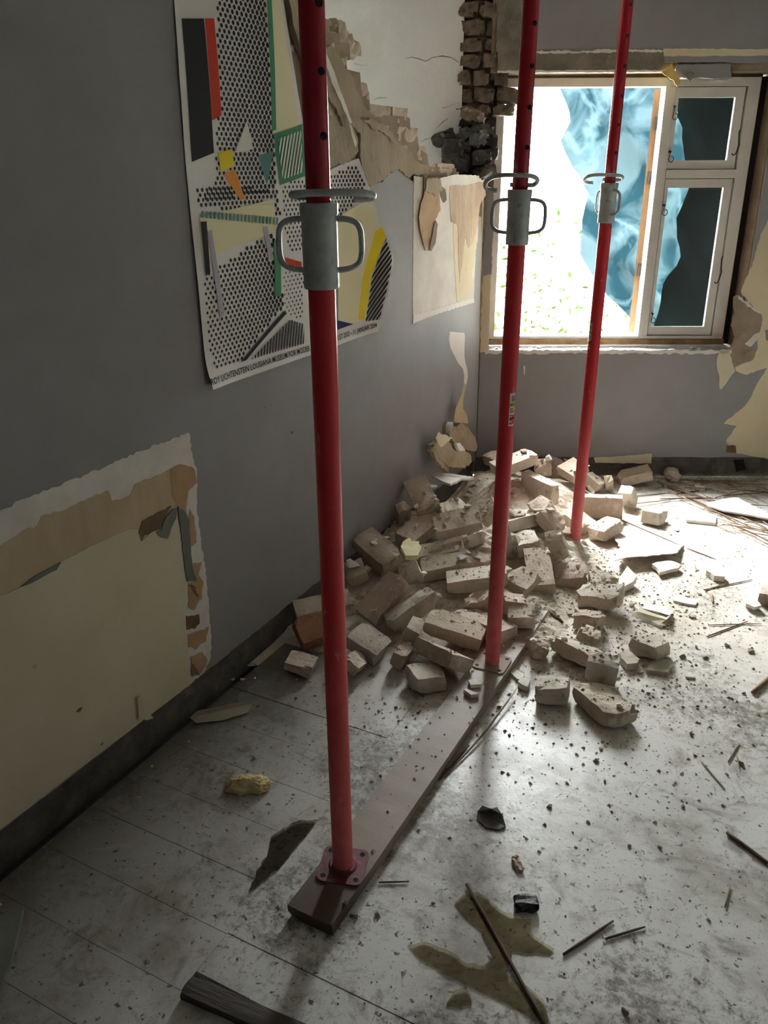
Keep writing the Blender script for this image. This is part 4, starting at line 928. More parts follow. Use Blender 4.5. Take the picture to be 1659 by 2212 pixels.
BRICKS = {
    'A1': [[0.1182,3.1512,0.2356],[[0.6627,0.7455,-0.0715],[-0.6885,0.5689,-0.4497],[-0.2946,0.3473,0.8903]],[0.222,0.108,0.054]],
    'A2': [[0.1226,2.7128,0.1537],[[0.8996,0.4282,0.0858],[-0.3717,0.854,-0.364],[-0.2292,0.2956,0.9274]],[0.2088,0.108,0.054]],
    'A3': [[0.1816,3.0047,0.1481],[[0.2254,-0.9718,0.0687],[0.9482,0.2026,-0.2448],[0.224,0.1204,0.9671]],[0.2292,0.108,0.054]],
    'A4': [[0.2799,3.1158,0.1988],[[0.5234,-0.8177,0.2398],[0.8456,0.4638,-0.2641],[0.1047,0.341,0.9342]],[0.1404,0.108,0.054]],
    'A5': [[0.3574,2.994,0.2147],[[0.8493,0.0055,0.5279],[0.4727,-0.4533,-0.7557],[0.2351,0.8914,-0.3875]],[0.1991,0.054,0.108]],
    'A6': [[0.3779,3.0557,0.097],[[0.2521,-0.5054,0.8252],[0.959,0.2445,-0.1431],[-0.1295,0.8275,0.5464]],[0.136,0.054,0.108]],
    'A7': [[0.3177,2.8833,0.1085],[[0.9199,-0.3377,-0.1995],[0.3126,0.9384,-0.147],[0.2368,0.0728,0.9688]],[0.2145,0.108,0.054]],
    'A8': [[0.3898,2.8065,0.1051],[[0.8377,-0.0808,0.5402],[0.5154,-0.2106,-0.8307],[0.1808,0.9742,-0.1348]],[0.2083,0.054,0.108]],
    'B1': [[0.2178,3.9457,0.1736],[[0.4727,-0.869,-0.1464],[0.8526,0.493,-0.1736],[0.223,-0.0428,0.9739]],[0.0961,0.228,0.054]],
    'B2': [[0.3302,3.7803,0.2337],[[0.646,-0.1248,0.753],[0.7302,-0.1863,-0.6573],[0.2224,0.9745,-0.0292]],[0.2205,0.054,0.108]],
    'B3': [[0.4829,3.7417,0.1381],[[0.8448,0.5351,0.0027],[-0.5348,0.8444,-0.0311],[-0.0189,0.0248,0.9995]],[0.2312,0.054,0.108]],
    'B6': [[0.5619,4.0343,0.1552],[[0.8571,-0.0574,-0.5119],[-0.4942,-0.3719,-0.7858],[-0.1453,0.9265,-0.3471]],[0.1363,0.054,0.108]],
    'B7': [[0.6466,4.1746,0.0561],[[0.8542,0.188,0.4848],[-0.2563,0.9634,0.0781],[-0.4524,-0.191,0.8711]],[0.1002,0.108,0.054]],
    'B9': [[0.8129,4.3773,0.0513],[[0.8894,-0.403,-0.2158],[0.3771,0.9136,-0.1518],[0.2583,0.0536,0.9646]],[0.1828,0.108,0.054]],
    'B10': [[0.76,3.8269,0.0627],[[0.983,-0.1645,-0.0817],[0.1646,0.9863,-0.0046],[0.0813,-0.009,0.9966]],[0.2272,0.054,0.108]],
    'B11': [[0.8622,4.0217,0.0641],[[0.9805,-0.1913,-0.0451],[-0.1387,-0.5105,-0.8486],[0.1393,0.8383,-0.5271]],[0.0683,0.108,0.054]],
    'B12': [[0.7154,3.6314,0.0444],[[0.8633,0.4519,0.2247],[-0.4362,0.8921,-0.1179],[-0.2538,0.0037,0.9673]],[0.1462,0.108,0.054]],
    'B13': [[0.8489,3.5894,0.0487],[[0.4687,-0.8534,-0.2281],[0.8595,0.5002,-0.1053],[0.204,-0.1467,0.9679]],[0.1556,0.108,0.054]],
    'B14': [[0.67,3.3131,0.1598],[[0.6825,0.0678,0.7278],[0.0624,0.9866,-0.1505],[-0.7282,0.1482,0.6691]],[0.1376,0.108,0.054]],
    'B14b': [[0.5898,3.4015,0.1746],[[0.7294,0.6399,-0.242],[-0.6806,0.6427,-0.3519],[-0.0696,0.4214,0.9042]],[0.1049,0.108,0.054]],
    'B15': [[0.5353,3.2872,0.1375],[[0.4623,-0.2938,0.8367],[0.8858,0.1971,-0.4202],[-0.0415,0.9353,0.3513]],[0.2268,0.054,0.108]],
    'B16': [[0.6215,3.1285,0.1198],[[0.8483,-0.4468,-0.2842],[0.4503,0.8911,-0.0566],[0.2785,-0.08,0.9571]],[0.0989,0.1824,0.054]],
    'B17': [[0.7319,2.9625,0.0875],[[0.9027,-0.4292,0.0322],[0.4216,0.8667,-0.2667],[0.0865,0.2543,0.9632]],[0.1043,0.228,0.054]],
    'B18': [[0.7447,3.163,0.1197],[[0.9206,-0.0863,0.3809],[0.265,-0.5784,-0.7715],[0.2869,0.8112,-0.5096]],[0.0775,0.1596,0.054]],
    'B19': [[0.8405,3.0645,0.0486],[[0.9168,-0.3991,-0.0132],[0.3828,0.8878,-0.2555],[0.1137,0.2292,0.9667]],[0.1394,0.108,0.054]],
    'D1': [[1.235,2.6634,0.0368],[[0.9245,0.379,-0.0411],[-0.3695,0.9173,0.1485],[0.094,-0.1221,0.9881]],[0.1063,0.108,0.054]],
    'D2': [[1.0026,2.7492,0.0386],[[0.9937,0.0159,-0.111],[0.0036,0.9849,0.1732],[0.1121,-0.1725,0.9786]],[0.1111,0.0864,0.054]],
    'D3': [[1.0163,2.5264,0.0371],[[0.9055,0.4186,0.0698],[-0.4239,0.8844,0.1951],[0.0199,-0.2063,0.9783]],[0.1763,0.108,0.054]],
    'D3b': [[1.0401,2.5986,0.0534],[[0.9696,-0.0168,0.2443],[-0.0178,0.9902,0.1388],[-0.2442,-0.1389,0.9597]],[0.0883,0.0864,0.054]],
    'D4': [[1.1305,2.4027,0.058],[[0.9884,-0.1168,0.0974],[0.1356,0.967,-0.2158],[-0.069,0.2265,0.9716]],[0.1013,0.054,0.108]],
    'D5': [[1.0101,2.2527,0.039],[[0.972,-0.171,-0.1613],[0.1849,0.9798,0.0755],[0.1452,-0.1032,0.984]],[0.1041,0.108,0.054]],
    'D6': [[1.1704,2.2585,0.0316],[[0.7695,0.6384,-0.0182],[-0.6358,0.7684,0.0732],[0.0607,-0.0447,0.9972]],[0.2014,0.108,0.054]],
    'D7': [[0.7331,2.6486,0.0911],[[0.9061,-0.4224,0.0225],[0.4146,0.8974,0.1512],[-0.084,-0.1277,0.9882]],[0.0767,0.108,0.054]],
    'D8': [[0.7794,2.6039,0.0821],[[0.9267,0.0427,0.3734],[0.3735,-0.2137,-0.9027],[0.0412,0.976,-0.214]],[0.0993,0.054,0.108]],
    'D9': [[0.7212,2.7938,0.1118],[[0.9567,0.0118,-0.2908],[-0.2792,-0.2445,-0.9286],[-0.0821,0.9696,-0.2306]],[0.1141,0.054,0.108]],
    'D10': [[0.9924,2.9278,0.0546],[[0.9737,0.0906,-0.2092],[-0.1326,0.9715,-0.1965],[0.1854,0.2191,0.9579]],[0.1733,0.108,0.0594]],
    'D11': [[0.9654,3.0797,0.0508],[[0.9268,-0.3723,-0.0487],[0.372,0.9281,-0.016],[0.0512,-0.0033,0.9987]],[0.105,0.108,0.0378]],
    'C1': [[0.1211,2.2891,0.0937],[[0.7621,-0.6458,-0.0467],[0.6329,0.7582,-0.157],[0.1368,0.0901,0.9865]],[0.2124,0.108,0.054]],
    'C2': [[0.1443,2.2007,0.0558],[[0.5725,-0.7539,0.3224],[0.8138,0.4747,-0.3351],[0.0996,0.4543,0.8853]],[0.1518,0.108,0.054]],
    'C3': [[0.2838,2.4602,0.0885],[[0.3479,-0.9374,0.0151],[0.7698,0.2764,-0.5754],[0.5352,0.2118,0.8178]],[0.2062,0.108,0.054]],
    'C4': [[0.3557,2.2059,0.0518],[[0.939,0.0257,0.3429],[0.0087,0.9951,-0.0984],[-0.3438,0.0954,0.9342]],[0.1342,0.108,0.054]],
    'C5': [[0.4025,2.4536,0.0742],[[0.5069,-0.7932,-0.3374],[0.7775,0.5898,-0.2184],[0.3722,-0.1516,0.9157]],[0.2151,0.0756,0.0648]],
    'C6': [[0.4623,2.3364,0.0538],[[0.9056,-0.1908,0.3789],[0.176,0.9816,0.0736],[-0.386,-0.0,0.9225]],[0.0513,0.108,0.0972]],
    'C7': [[0.6011,2.4028,0.0756],[[0.968,0.191,0.163],[0.1732,-0.0375,-0.9842],[-0.1818,0.9809,-0.0694]],[0.2116,0.054,0.108]],
    'C8': [[0.6257,2.2401,0.0616],[[0.8933,0.4323,0.123],[-0.4276,0.733,0.529],[0.1386,-0.5252,0.8396]],[0.1959,0.108,0.054]],
    'C9': [[0.6104,2.1255,0.0356],[[0.6992,-0.7149,0.0032],[0.7096,0.6945,0.1191],[-0.0873,-0.081,0.9929]],[0.1215,0.108,0.054]],
    'C10': [[0.4857,2.213,0.0392],[[0.9476,-0.1004,0.3032],[0.059,0.988,0.1426],[-0.3139,-0.1172,0.9422]],[0.049,0.108,0.054]],
    'C11': [[0.1964,2.0106,0.0331],[[0.924,-0.2997,0.2373],[0.2687,0.9508,0.1544],[-0.2719,-0.0789,0.9591]],[0.0947,0.108,0.035]],
    'C12': [[0.3663,2.0917,0.0434],[[0.8802,-0.0979,0.4644],[-0.047,0.9557,0.2905],[-0.4722,-0.2775,0.8366]],[0.0641,0.108,0.035]],
    'C13': [[0.0851,2.5908,0.1035],[[0.7374,-0.0491,0.6737],[0.585,-0.4521,-0.6733],[0.3377,0.8906,-0.3046]],[0.0835,0.054,0.108]],
    'C15': [[0.5497,2.7368,0.1096],[[0.8904,-0.1385,0.4336],[0.4306,-0.0525,-0.901],[0.1475,0.989,0.0129]],[0.2367,0.054,0.108]],
    'C16': [[0.3124,2.6452,0.117],[[0.7875,0.0353,0.6154],[0.4952,-0.6306,-0.5976],[0.367,0.7753,-0.514]],[0.0758,0.108,0.054]],
    'C18': [[0.6104,2.6102,0.0705],[[0.8012,-0.1627,0.5758],[0.4987,-0.3504,-0.7928],[0.3307,0.9224,-0.1997]],[0.0927,0.108,0.054]],
    'C19': [[0.6728,2.5065,0.0556],[[0.9625,0.0249,-0.2701],[-0.2705,0.1645,-0.9486],[0.0208,0.9861,0.165]],[0.2243,0.054,0.108]],
    'E1': [[1.0203,3.8784,0.0368],[[0.9939,0.11,0.0067],[-0.1098,0.9828,0.1488],[0.0098,-0.1486,0.9889]],[0.1022,0.0864,0.0621]],
    'E2': [[1.5877,3.2712,0.0275],[[0.9979,0.0625,0.0195],[-0.0622,0.998,-0.0139],[-0.0204,0.0126,0.9997]],[0.0864,0.108,0.054]],
    'B5': [[0.4333,3.9392,0.1773],[[0.9096,0.1346,0.393],[0.3754,-0.6713,-0.6391],[0.1778,0.7289,-0.6611]],[0.0844,0.114,0.054]],
    'B4': [[0.4216,4.2557,0.0694],[[0.8212,0.3514,0.4496],[-0.3433,0.9336,-0.1026],[-0.4559,-0.0701,0.8873]],[0.1864,0.108,0.054]],
    'F1': [[0.4356,3.1562,0.2228],[[0.6454,-0.5136,-0.5654],[0.1885,0.8244,-0.5337],[0.7402,0.2379,0.6289]],[0.0986,0.108,0.054]],
    'F2': [[0.1141,2.7431,0.0865],[[0.9305,-0.0373,-0.3645],[-0.3659,-0.0431,-0.9297],[0.019,0.9984,-0.0538]],[0.1474,0.054,0.108]],
    'F3': [[0.4156,3.1591,0.2164],[[0.6437,-0.7054,-0.2968],[0.4203,0.6499,-0.6332],[0.6395,0.2829,0.7148]],[0.0624,0.108,0.054]],
    'F5': [[0.572,3.0506,0.1284],[[0.8517,0.0047,0.5241],[0.4095,-0.6299,-0.6599],[0.327,0.7767,-0.5384]],[0.045,0.1824,0.054]],
    'F6': [[0.5016,2.8985,0.1142],[[0.9346,-0.3542,0.0333],[0.3556,0.9274,-0.1159],[0.0102,0.1202,0.9927]],[0.0736,0.0864,0.035]],
    'F8': [[0.517,3.2892,0.166],[[0.859,-0.5079,-0.0646],[0.4947,0.8559,-0.1505],[0.1317,0.0973,0.9865]],[0.0816,0.0648,0.035]],
    'F9': [[0.7225,4.1907,0.059],[[0.9072,0.0211,0.4203],[0.3639,-0.541,-0.7582],[0.2114,0.8408,-0.4985]],[0.0427,0.1,0.05]],
    'F13': [[0.8945,2.4759,0.0369],[[0.9129,-0.2215,0.343],[0.2462,0.9688,-0.0295],[-0.3258,0.1114,0.9389]],[0.0602,0.0756,0.05]],
    'F16': [[0.0549,3.0804,0.1741],[[0.6152,0.2576,0.7451],[0.7651,-0.423,-0.4855],[0.1901,0.8687,-0.4574]],[0.062,0.1,0.05]],
}
# ------------------------------------------------------------------ the heap of bricks
BL = {
 'A1': 'sand coloured brick tilted against the grey wall, high on the heap',
 'A2': 'whole brick near the wall with a cream foam scrap at its right',
 'A3': 'long brick slanting up just below the wall-leaning brick',
 'A4': 'crumbly-ended brick behind the long slanting brick',
 'A5': 'flat brick in the heap under the crumbly-ended brick',
 'A6': 'half brick tucked under the flat brick left of the middle prop',
 'A7': 'broad pale brick directly right of the cream foam scrap',
 'A8': 'narrow brick on edge directly below the broad pale brick',
 'B1': 'brick at the very top of the heap behind the middle prop',
 'B2': 'pale brick sloping up right of the middle prop near the heap top',
 'B3': 'brick on edge with orange tinted end between middle and far props',
 'B4': 'brown-grey brick leaning on the window wall left of the far prop',
 'B5': 'knobbly pale brick fragment behind the orange-ended brick',
 'B6': 'half brick just left of the far prop near the window wall',
 'B7': 'half brick immediately right of the far prop near the window wall',
 'B9': 'clipped-corner brick alone against the dark wall base under the window',
 'B10': 'brick standing on edge, passing behind the far prop',
 'B11': 'half brick at the right end of the on-edge brick by the far prop',
 'B12': 'flat brick lying at the foot of the far prop',
 'B13': 'whitish broken brick right of the far prop foot',
 'B14': 'rough pinkish brick sloping down toward the far prop foot',
 'B14b': 'rough half brick at the upper end of the pinkish brick',
 'B15': 'narrow brick reaching right from the middle prop below the pinkish brick',
 'B16': 'brick pointing at the viewer just right of the middle prop',
 'B17': 'brown-stained whole brick with its end facing the viewer, between two props',
 'B18': 'upright broken brick standing in front of the far prop',
 'B19': 'rough-topped half brick touching the brown-stained brick',
 'D1': 'lone angular half brick lying apart on the floor at right',
 'D2': 'pale half brick with rough face at the right front of the heap',
 'D3': 'split brick propped up at the right front of the heap',
 'D3b': 'chunk of brick resting on the split brick',
 'D4': 'half brick standing on edge behind the foremost brick',
 'D5': 'square half brick with greyish front beside the foremost brick',
 'D6': 'foremost brick lying on the white floor, right corner broken',
 'D7': 'small notched half brick right of the middle prop foot',
 'D8': 'half brick below the notched half brick by the middle prop',
 'D9': 'brick end poking out right of the middle prop above the notched brick',
 'D10': 'big lumpy brick at the right edge of the heap',
 'D11': 'thin brick slab behind the big lumpy brick',
 'C1': 'brick at the wall base passing behind the nearest prop',
 'C2': 'orange stained brick just left of the nearest prop',
 'C3': 'large brownish brick tilted in the heap right of the nearest prop',
 'C4': 'brick with pitted face immediately right of the nearest prop',
 'C5': 'grey rough-broken brick beside the large brownish brick',
 'C6': 'small upright half brick left of the two parallel bricks',
 'C7': 'upper of two parallel bricks left of the middle prop foot',
 'C8': 'lower of two parallel bricks left of the middle prop foot',
 'C9': 'half brick alone on the floor left of the plank',
 'C10': 'small reddish half brick below the small upright half brick',
 'C11': 'flat brick piece on the floor left of the nearest prop',
 'C12': 'flat brick piece on the floor under the pitted brick',
 'C13': 'narrow brick piece by the wall just right of the nearest prop',
 'C15': 'long brick on edge directly left of the middle prop, mid height',
 'C16': 'half brick wedged behind the large brownish brick',
 'C18': 'brick fragment half hidden behind the middle prop',
 'C19': 'brick passing behind the foot of the middle prop',
 'F1': 'rounded half brick lump just left of the middle prop, high on the heap',
 'F2': 'half brick peeking out beneath the whole brick near the wall',
 'F3': 'rough lump left of the middle prop below the heap top',
 'F5': 'narrow brick piece tipped on end right of the middle prop',
 'F6': 'flat brick shard left of the middle prop, below the half brick',
 'F8': 'thin brick shard lying on the narrow brick right of the middle prop',
 'F9': 'upright greyish block right of the half brick by the far prop',
 'F13': 'square broken lump right of the plank before the split brick',
 'F16': 'dark half brick against the grey wall above the long slanting brick',
 'E1': 'half brick alone on the floor beyond the large white sheet',
 'E2': 'reddish brick on the floor at the right picture edge'}
BMAT = {'C2': ORANGEBRICK, 'E2': PALEBRICK[2], 'C3': PALEBRICK[2], 'B17': PALEBRICK[2], 'B14': PALEBRICK[2], 'C10': PALEBRICK[2], 'A1': PALEBRICK[1], 'A2': PALEBRICK[1], 'C5': PALEBRICK[3], 'D5': PALEBRICK[3], 'C4': PALEBRICK[3], 'D1': PALEBRICK[3], 'D4': PALEBRICK[3], 'C9': PALEBRICK[0], 'B18': PALEBRICK[1], 'B19': PALEBRICK[2]}
LUMPY = {'B14', 'B14b', 'C5', 'D10', 'D3', 'D3b', 'A4', 'B19', 'B5', 'D2', 'B13', 'D6', 'C18', 'F1', 'F3', 'F13'}
bricks = []; heap_pts = []; tv, tf = [], []
def into_tree(o_):
    n0 = len(tv); mw = o_.matrix_basis
    tv.extend([mw @ v.co for v in o_.data.vertices]); tf.extend([[n0+k_ for k_ in p.vertices] for p in o_.data.polygons])
for i, (bid, (c_, R_, dm)) in enumerate(BRICKS.items()):
    half = max(dm) < .19; lump = bid in LUMPY
    ax_l = int(np.argmax(dm)); order = [ax_l]+[q for q in range(3) if q != ax_l]
    Rm = np.array(R_); Q = Rm[:, order]; dd = [dm[q] for q in order]
    if np.linalg.det(Q) < 0: Q[:, 2] *= -1
    rg_ = (0, .022) if half else ((0, .012) if lump else (0, .0))
    if i % 2: rg_ = rg_[::-1]
    VF = rough_box(dd[0], dd[1], dd[2], 300+i, .011 if lump else .0042, .0030 if lump else .0012, ragged=rg_, cells=(7, 4, 3) if lump else (6, 3, 2))
    mt_ = BMAT.get(bid, PALEBRICK[(i*7) % 3 if i % 5 else 0])
    b_ = put('half_brick' if half else 'brick', VF, mt_, c_, Q)
    tag(b_, BL[bid], 'brick', 'bricks in the rubble heap')
    bricks.append(b_); into_tree(b_)
    mn = min((b_.matrix_basis @ v.co).z for v in b_.data.vertices)
    heap_pts.append((c_[0], c_[1], max(0, mn), max(dm)))
# crushed mortar the bricks lie in
def heap_h(x, y_):
    nu = de = 0.
    for hx, hy, hz, _ in heap_pts:
        w_ = math.exp(-((x-hx)**2+(y_-hy)**2)/(2*.085**2)); nu += w_*max(0, hz-.004); de += w_
    h_ = nu/(de+.12)
    xl = 1.02-.10*abs(y_-3.0)
    m_ = 1/(1+math.exp((x-xl)/.05))*1/(1+math.exp((2.15-y_)/.06)); bl_ = 1/(1+math.exp((y_-(4.05+x*.5035))/.04))
    return max(0., h_*m_*bl_)
NX, NY = 80, 150; V, Fq = [], []
x0h, x1h, y0h, y1h = .002, 1.2, 1.98, 4.62
for j in range(NY+1):
    for i in range(NX+1):
        x, y_ = x0h+(x1h-x0h)*i/NX, y0h+(y1h-y0h)*j/NY
        if y_ > 4.085+x*.5035: y_ = 4.085+x*.5035
        h_ = heap_h(x, y_)
        n_ = mnoise.noise(Vector((x*24, y_*24, 1)))*.014+mnoise.noise(Vector((x*60, y_*60, 3)))*.009
        V.append((x, y_, h_+(n_ if h_ > .004 else 0)*min(1, h_/.03)-.004))
for j in range(NY):
    for i in range(NX):
        a = j*(NX+1)+i; Fq.append((a, a+1, a+NX+2, a+NX+1))
mound = mk('mortar_mound', V, Fq, CHUNKM); tag(mound, 'crushed mortar and dust bedding the heap of bricks', 'rubble', kind='stuff')
into_tree(mound)
MBf = MB().box(-.5, 3, -1, 6, -.02, .002); n0 = len(tv); tv.extend([Vector(v) for v in MBf.v]); tf.extend([[n0+k_ for k_ in f_] for f_ in MBf.f])
into_tree(plank)
TREE = BVHTree.FromPolygons(tv, tf)
def drop(x, y_):
    hit = TREE.ray_cast(Vector((x, y_, 1.2)), Vector((0, 0, -1))); return (hit[0].z, hit[1]) if hit[0] else (0., Vector((0, 0, 1)))

def hull(seed, n=11, sq=(1, .8, .6)):
    rnd = random.Random(seed); bm = bmesh.new()
    for _ in range(n):
        v = Vector((rnd.gauss(0, 1), rnd.gauss(0, 1), rnd.gauss(0, 1))).normalized()*rnd.uniform(.75, 1); bm.verts.new((v.x*sq[0], v.y*sq[1], v.z*sq[2]))
    r_ = bmesh.ops.convex_hull(bm, input=bm.verts)
    bmesh.ops.delete(bm, geom=[g for g in r_['geom_interior'] if isinstance(g, bmesh.types.BMVert)], context='VERTS')
    bmesh.ops.recalc_face_normals(bm, faces=bm.faces)
    me = bpy.data.meshes.new('rubble_chunk'); bm.to_mesh(me); bm.free(); return me
chunk_me = []
for q in range(9):
    me = hull(q, 12+q % 4, (1, .85-.05*(q % 3), .62-.06*(q % 4))); me.materials.append((CHUNKM, CHUNKW, PALEBRICK[1])[q % 3]); chunk_me.append(me)
for q in range(4):
    me = hull(50+q, 10, (1, .75, .28)); me.materials.append((CHUNKW, PALEBRICK[2], CHUNKM, CHUNKW)[q]); chunk_me.append(me)
dark_me = []
for q in range(3):
    me = hull(80+q, 11, (1, .8, .6)); me.materials.append(GRITM); dark_me.append(me)
rc = random.Random(33)
def chunk(x, y_, r_, me=None, label='angular crumb of mortar or brick lying in the rubble', group='rubble crumbs', name='rubble_chunk', z=None, sink=.35):
    if x < r_*.9+.004: x = r_*.9+.004
    if y_ > 4.09+x*.5035-r_*1.2: y_ = 4.09+x*.5035-r_*1.2
    zt_, nrm = drop(x, y_) if z is None else (z, Vector((0, 0, 1)))
    me = me or rc.choice(chunk_me)
    o_ = bpy.data.objects.new(name, me); col.objects.link(o_)
    flat_ = min(v.co.z for v in me.vertices)
    o_.location = (x, y_, zt_-flat_*r_*.72); o_.scale = (r_, r_, r_)
    o_.rotation_euler = (rc.uniform(-.25, .25), rc.uniform(-.25, .25), rc.uniform(0, 6.28))
    tag(o_, label, 'rubble', group); return o_
# crumbs on and around the heap
n_c = 0; tries = 0
while n_c < 245 and tries < 9000:
    tries += 1
    x, y_ = rc.uniform(.03, 1.25), rc.uniform(2.05, 4.55)
    if y_ > 4.05+x*.5035: continue
    h_ = heap_h(x, y_); pr_ = min(1, .18+h_*9) if x < 1.05 else .12
    if abs(x-.78) < .05 and y_ < 2.5: continue
    if rc.random() > pr_: continue
    chunk(x, y_, rc.choice((.010, .013, .016, .02, .026, .034, .042) if h_ > .03 else (.009, .012, .015, .02))*rc.uniform(.8, 1.15)); n_c += 1
# crumbs picked out on the open floor
for px, py, r_ in ((541, 1437, .020), (524, 1472, .013), (503, 1470, .009), (1430, 1325, .016), (1385, 1180, .018), (1345, 1225, .022), (1450, 1345, .012), (1495, 1335, .018), (1485, 1290, .014), (1510, 1285, .014), (1390, 1330, .012), (1365, 1310, .018), (1440, 1170, .014), (1462, 1148, .020), (1180, 1465, .016), (1165, 1445, .014), (1195, 1475, .014), (1217, 1475, .012), (1150, 1420, .018), (1185, 1410, .022), (1140, 1400, .014), (1215, 1420, .018), (1330, 1420, .014), (1345, 1435, .012), (1300, 1285, .016), (1280, 1300, .014), (1250, 1300, .02), (1230, 1330, .016)):
    p = fl(px, py); chunk(p[0], p[1], r_)
for px, py, r_ in ((1474, 1422, .018), (1522, 1423, .016), (1505, 1400, .012), (1570, 1397, .016), (1620, 1410, .02), (1495, 1588, .014), (1288, 1645, .013), (1188, 1745, .013), (1600, 1655, .014), (1625, 1302, .016), (1540, 1235, .012), (1605, 1500, .01), (1400, 1500, .010), (1358, 1829, .009), (1425, 1832, .009), (1350, 2190, .013), (815, 1980, .012), (765, 1982, .013), (748, 1975, .010), (1270, 1778, .009), (1305, 1690, .008), (1475, 1745, .010), (1530, 1990, .008), (640, 1470, .010), (700, 1480, .008), (855, 1530, .010), (800, 1460, .012), (1078, 1530, .012), (1100, 1590, .009)):
    p = fl(px, py); chunk(p[0], p[1], r_, dark_me[n_c % 3], 'grey crumb lying loose on the open floor', 'loose crumbs on the floor')
    n_c += 1
# crumbs along the window ledge
for q in range(22):
    s_ = .05+.55*rc.random()**1.3 if q < 15 else rc.uniform(.1, 1.3); p = bs(s_, rc.uniform(-.075, -.012), 0)
    r_ = rc.uniform(.008, .02)
    me = rc.choice(chunk_me); o_ = bpy.data.objects.new('plaster_crumb', me); col.objects.link(o_); o_.location = (p[0], p[1], WZ0-.004-min(v.co.z for v in me.vertices)*r_*.8); o_.scale = (r_,)*3; o_.rotation_euler = (0, 0, rc.uniform(0, 6))
    tag(o_, 'plaster crumb lying on the ledge under the window', 'rubble', 'crumbs on the window ledge')
# uncountable grit
gb = MB(); rg2 = random.Random(8)
tet = [[(1, 0, -.4), (-.6, .8, -.4), (-.5, -.9, -.4), (.1, 0, .7), (.6, .5, .3)], [(0, 2, 1), (0, 1, 4), (1, 3, 4), (0, 4, 3), (0, 3, 2), (1, 2, 3)]]
def grit(x, y_, r_, mi):
    if x < .02 or y_ > 4.08+x*.5035: return
    z_ = drop(x, y_)[0]; a = rg2.uniform(0, 6.28); c_, s_ = math.cos(a), math.sin(a); e_ = rg2.uniform(.6, 1.2)
    gb.add([(x+r_*(p[0]*c_-p[1]*s_), y_+r_*(p[0]*s_+p[1]*c_)*e_, z_+r_*(p[2]+.35)*.8) for p in tet[0]], tet[1], mi)
for _ in range(3800):
    if rg2.random() < .62:
        x, y_ = rg2.gauss(.75, .42), rg2.gauss(2.9, .62); r_ = rg2.choice((.002, .003, .004, .005, .007)); mi = rg2.choice((0, 0, 0, 1))
    else:
        x, y_ = rg2.uniform(.06, 1.9), rg2.uniform(.6, 4.9); r_ = rg2.choice((.0013, .0018, .0024, .003, .004)); mi = 0 if heap_h(x, y_) > .02 else rg2.choice((2, 2, 2, 0))
    grit(x, y_, r_, mi)
for _ in range(1500):
    grit(rg2.gauss(1.12, .24), rg2.gauss(2.75, .42), rg2.choice((.002, .003, .004, .006, .008)), rg2.choice((0, 0, 2, 2, 1)))
g_o = gb.build('grit', [CHUNKM, CHUNKW, GRITM]); tag(g_o, 'fine grit and mortar dust strewn over the floor', 'grit', kind='stuff')

# ------------------------------------------------------------------ sheets, scraps and flakes
def sheet_on_floor(name, px, zs, th, mat_, label, cat, seed, amp=.004, group=None, c=(1300, 950, 4.022), bend=None, step=.02):
    pts = crop(c, px) if c else px; P = [fl(a, b_, z_) for (a, b_), z_ in zip(pts, zs if isinstance(zs, (list, tuple)) else [zs]*len(pts))]
    o_ = slab(name, jag(P, amp, step, seed), (0, 0, 1), th, mat_, None, cuts=2 if bend else 0, bend=bend); tag(o_, label, cat, group); return o_
sheet_on_floor('plaster_sheet', [(95, 822), (165, 757), (320, 745), (520, 800), (705, 900), (665, 975), (600, 985), (420, 1005), (220, 1022), (115, 1052), (160, 935)], [.03, .02, .015, .01, .012, .045, .05, .055, .06, .05, .035], .004, PAPERW, 'large bent white sheet lying on the floor right of the far prop', 'sheet', 101, .005)
sheet_on_floor('board_offcut', [(915, 545), (1140, 500), (1190, 505), (1330, 580), (1480, 655), (1480, 690), (1300, 655), (1050, 612), (920, 572)], .03, .008, PAPERW, 'pointed white board offcut among the reeds at right', 'board', 102, .002)
sheet_on_floor('plaster_plate', [(725, 660), (800, 640), (985, 650), (992, 718), (860, 705), (730, 690)], .02, .018, CHUNKW, 'oblong white plaster plate left of the pointed offcut', 'plaster', 103, .003)
sheet_on_floor('plaster_plate', [(432, 1078), (470, 1060), (600, 1048), (692, 1085), (660, 1112), (505, 1150), (480, 1110)], .03, .016, CHUNKW, 'pale angular plaster plate in front of the large bent sheet', 'plaster', 104, .003)
sheet_on_floor('plaster_plate', [(610, 1365), (660, 1352), (760, 1375), (838, 1400), (815, 1432), (700, 1415), (630, 1395)], .012, .01, CHUNKW, 'bright white flake lying on the dusty floor', 'plaster', 105, .003)
sheet_on_floor('plaster_plate', [(905, 1132), (960, 1118), (1070, 1150), (1068, 1190), (980, 1178)], .03, .026, CHUNKW, 'white plaster block near the sticks on the right floor', 'plaster', 106, .003)
sheet_on_floor('plaster_plate', [(1225, 1375), (1310, 1358), (1388, 1440), (1330, 1452), (1250, 1420)], .03, .012, CHUNKW, 'white plaster flake beside the reddish brick', 'plaster', 107, .003)
sheet_on_floor('paper_scrap', [(262, 1522), (335, 1462), (440, 1490), (560, 1540), (600, 1522), (560, 1560), (490, 1612), (420, 1575), (330, 1550)], [.02, .03, .035, .03, .045, .03, .012, .012, .012], .0015, CREAM, 'curled cream paper scrap on the floor right of the heap', 'paper', 108, .002)
sheet_on_floor('paper_scrap', [(330, 1460), (440, 1430), (560, 1450), (620, 1490), (590, 1525), (470, 1490)], [.028, .02, .012, .02, .04, .03], .0015, PAPERW, 'dusty whitish paper scrap behind the curled cream scrap', 'paper', 109, .002)
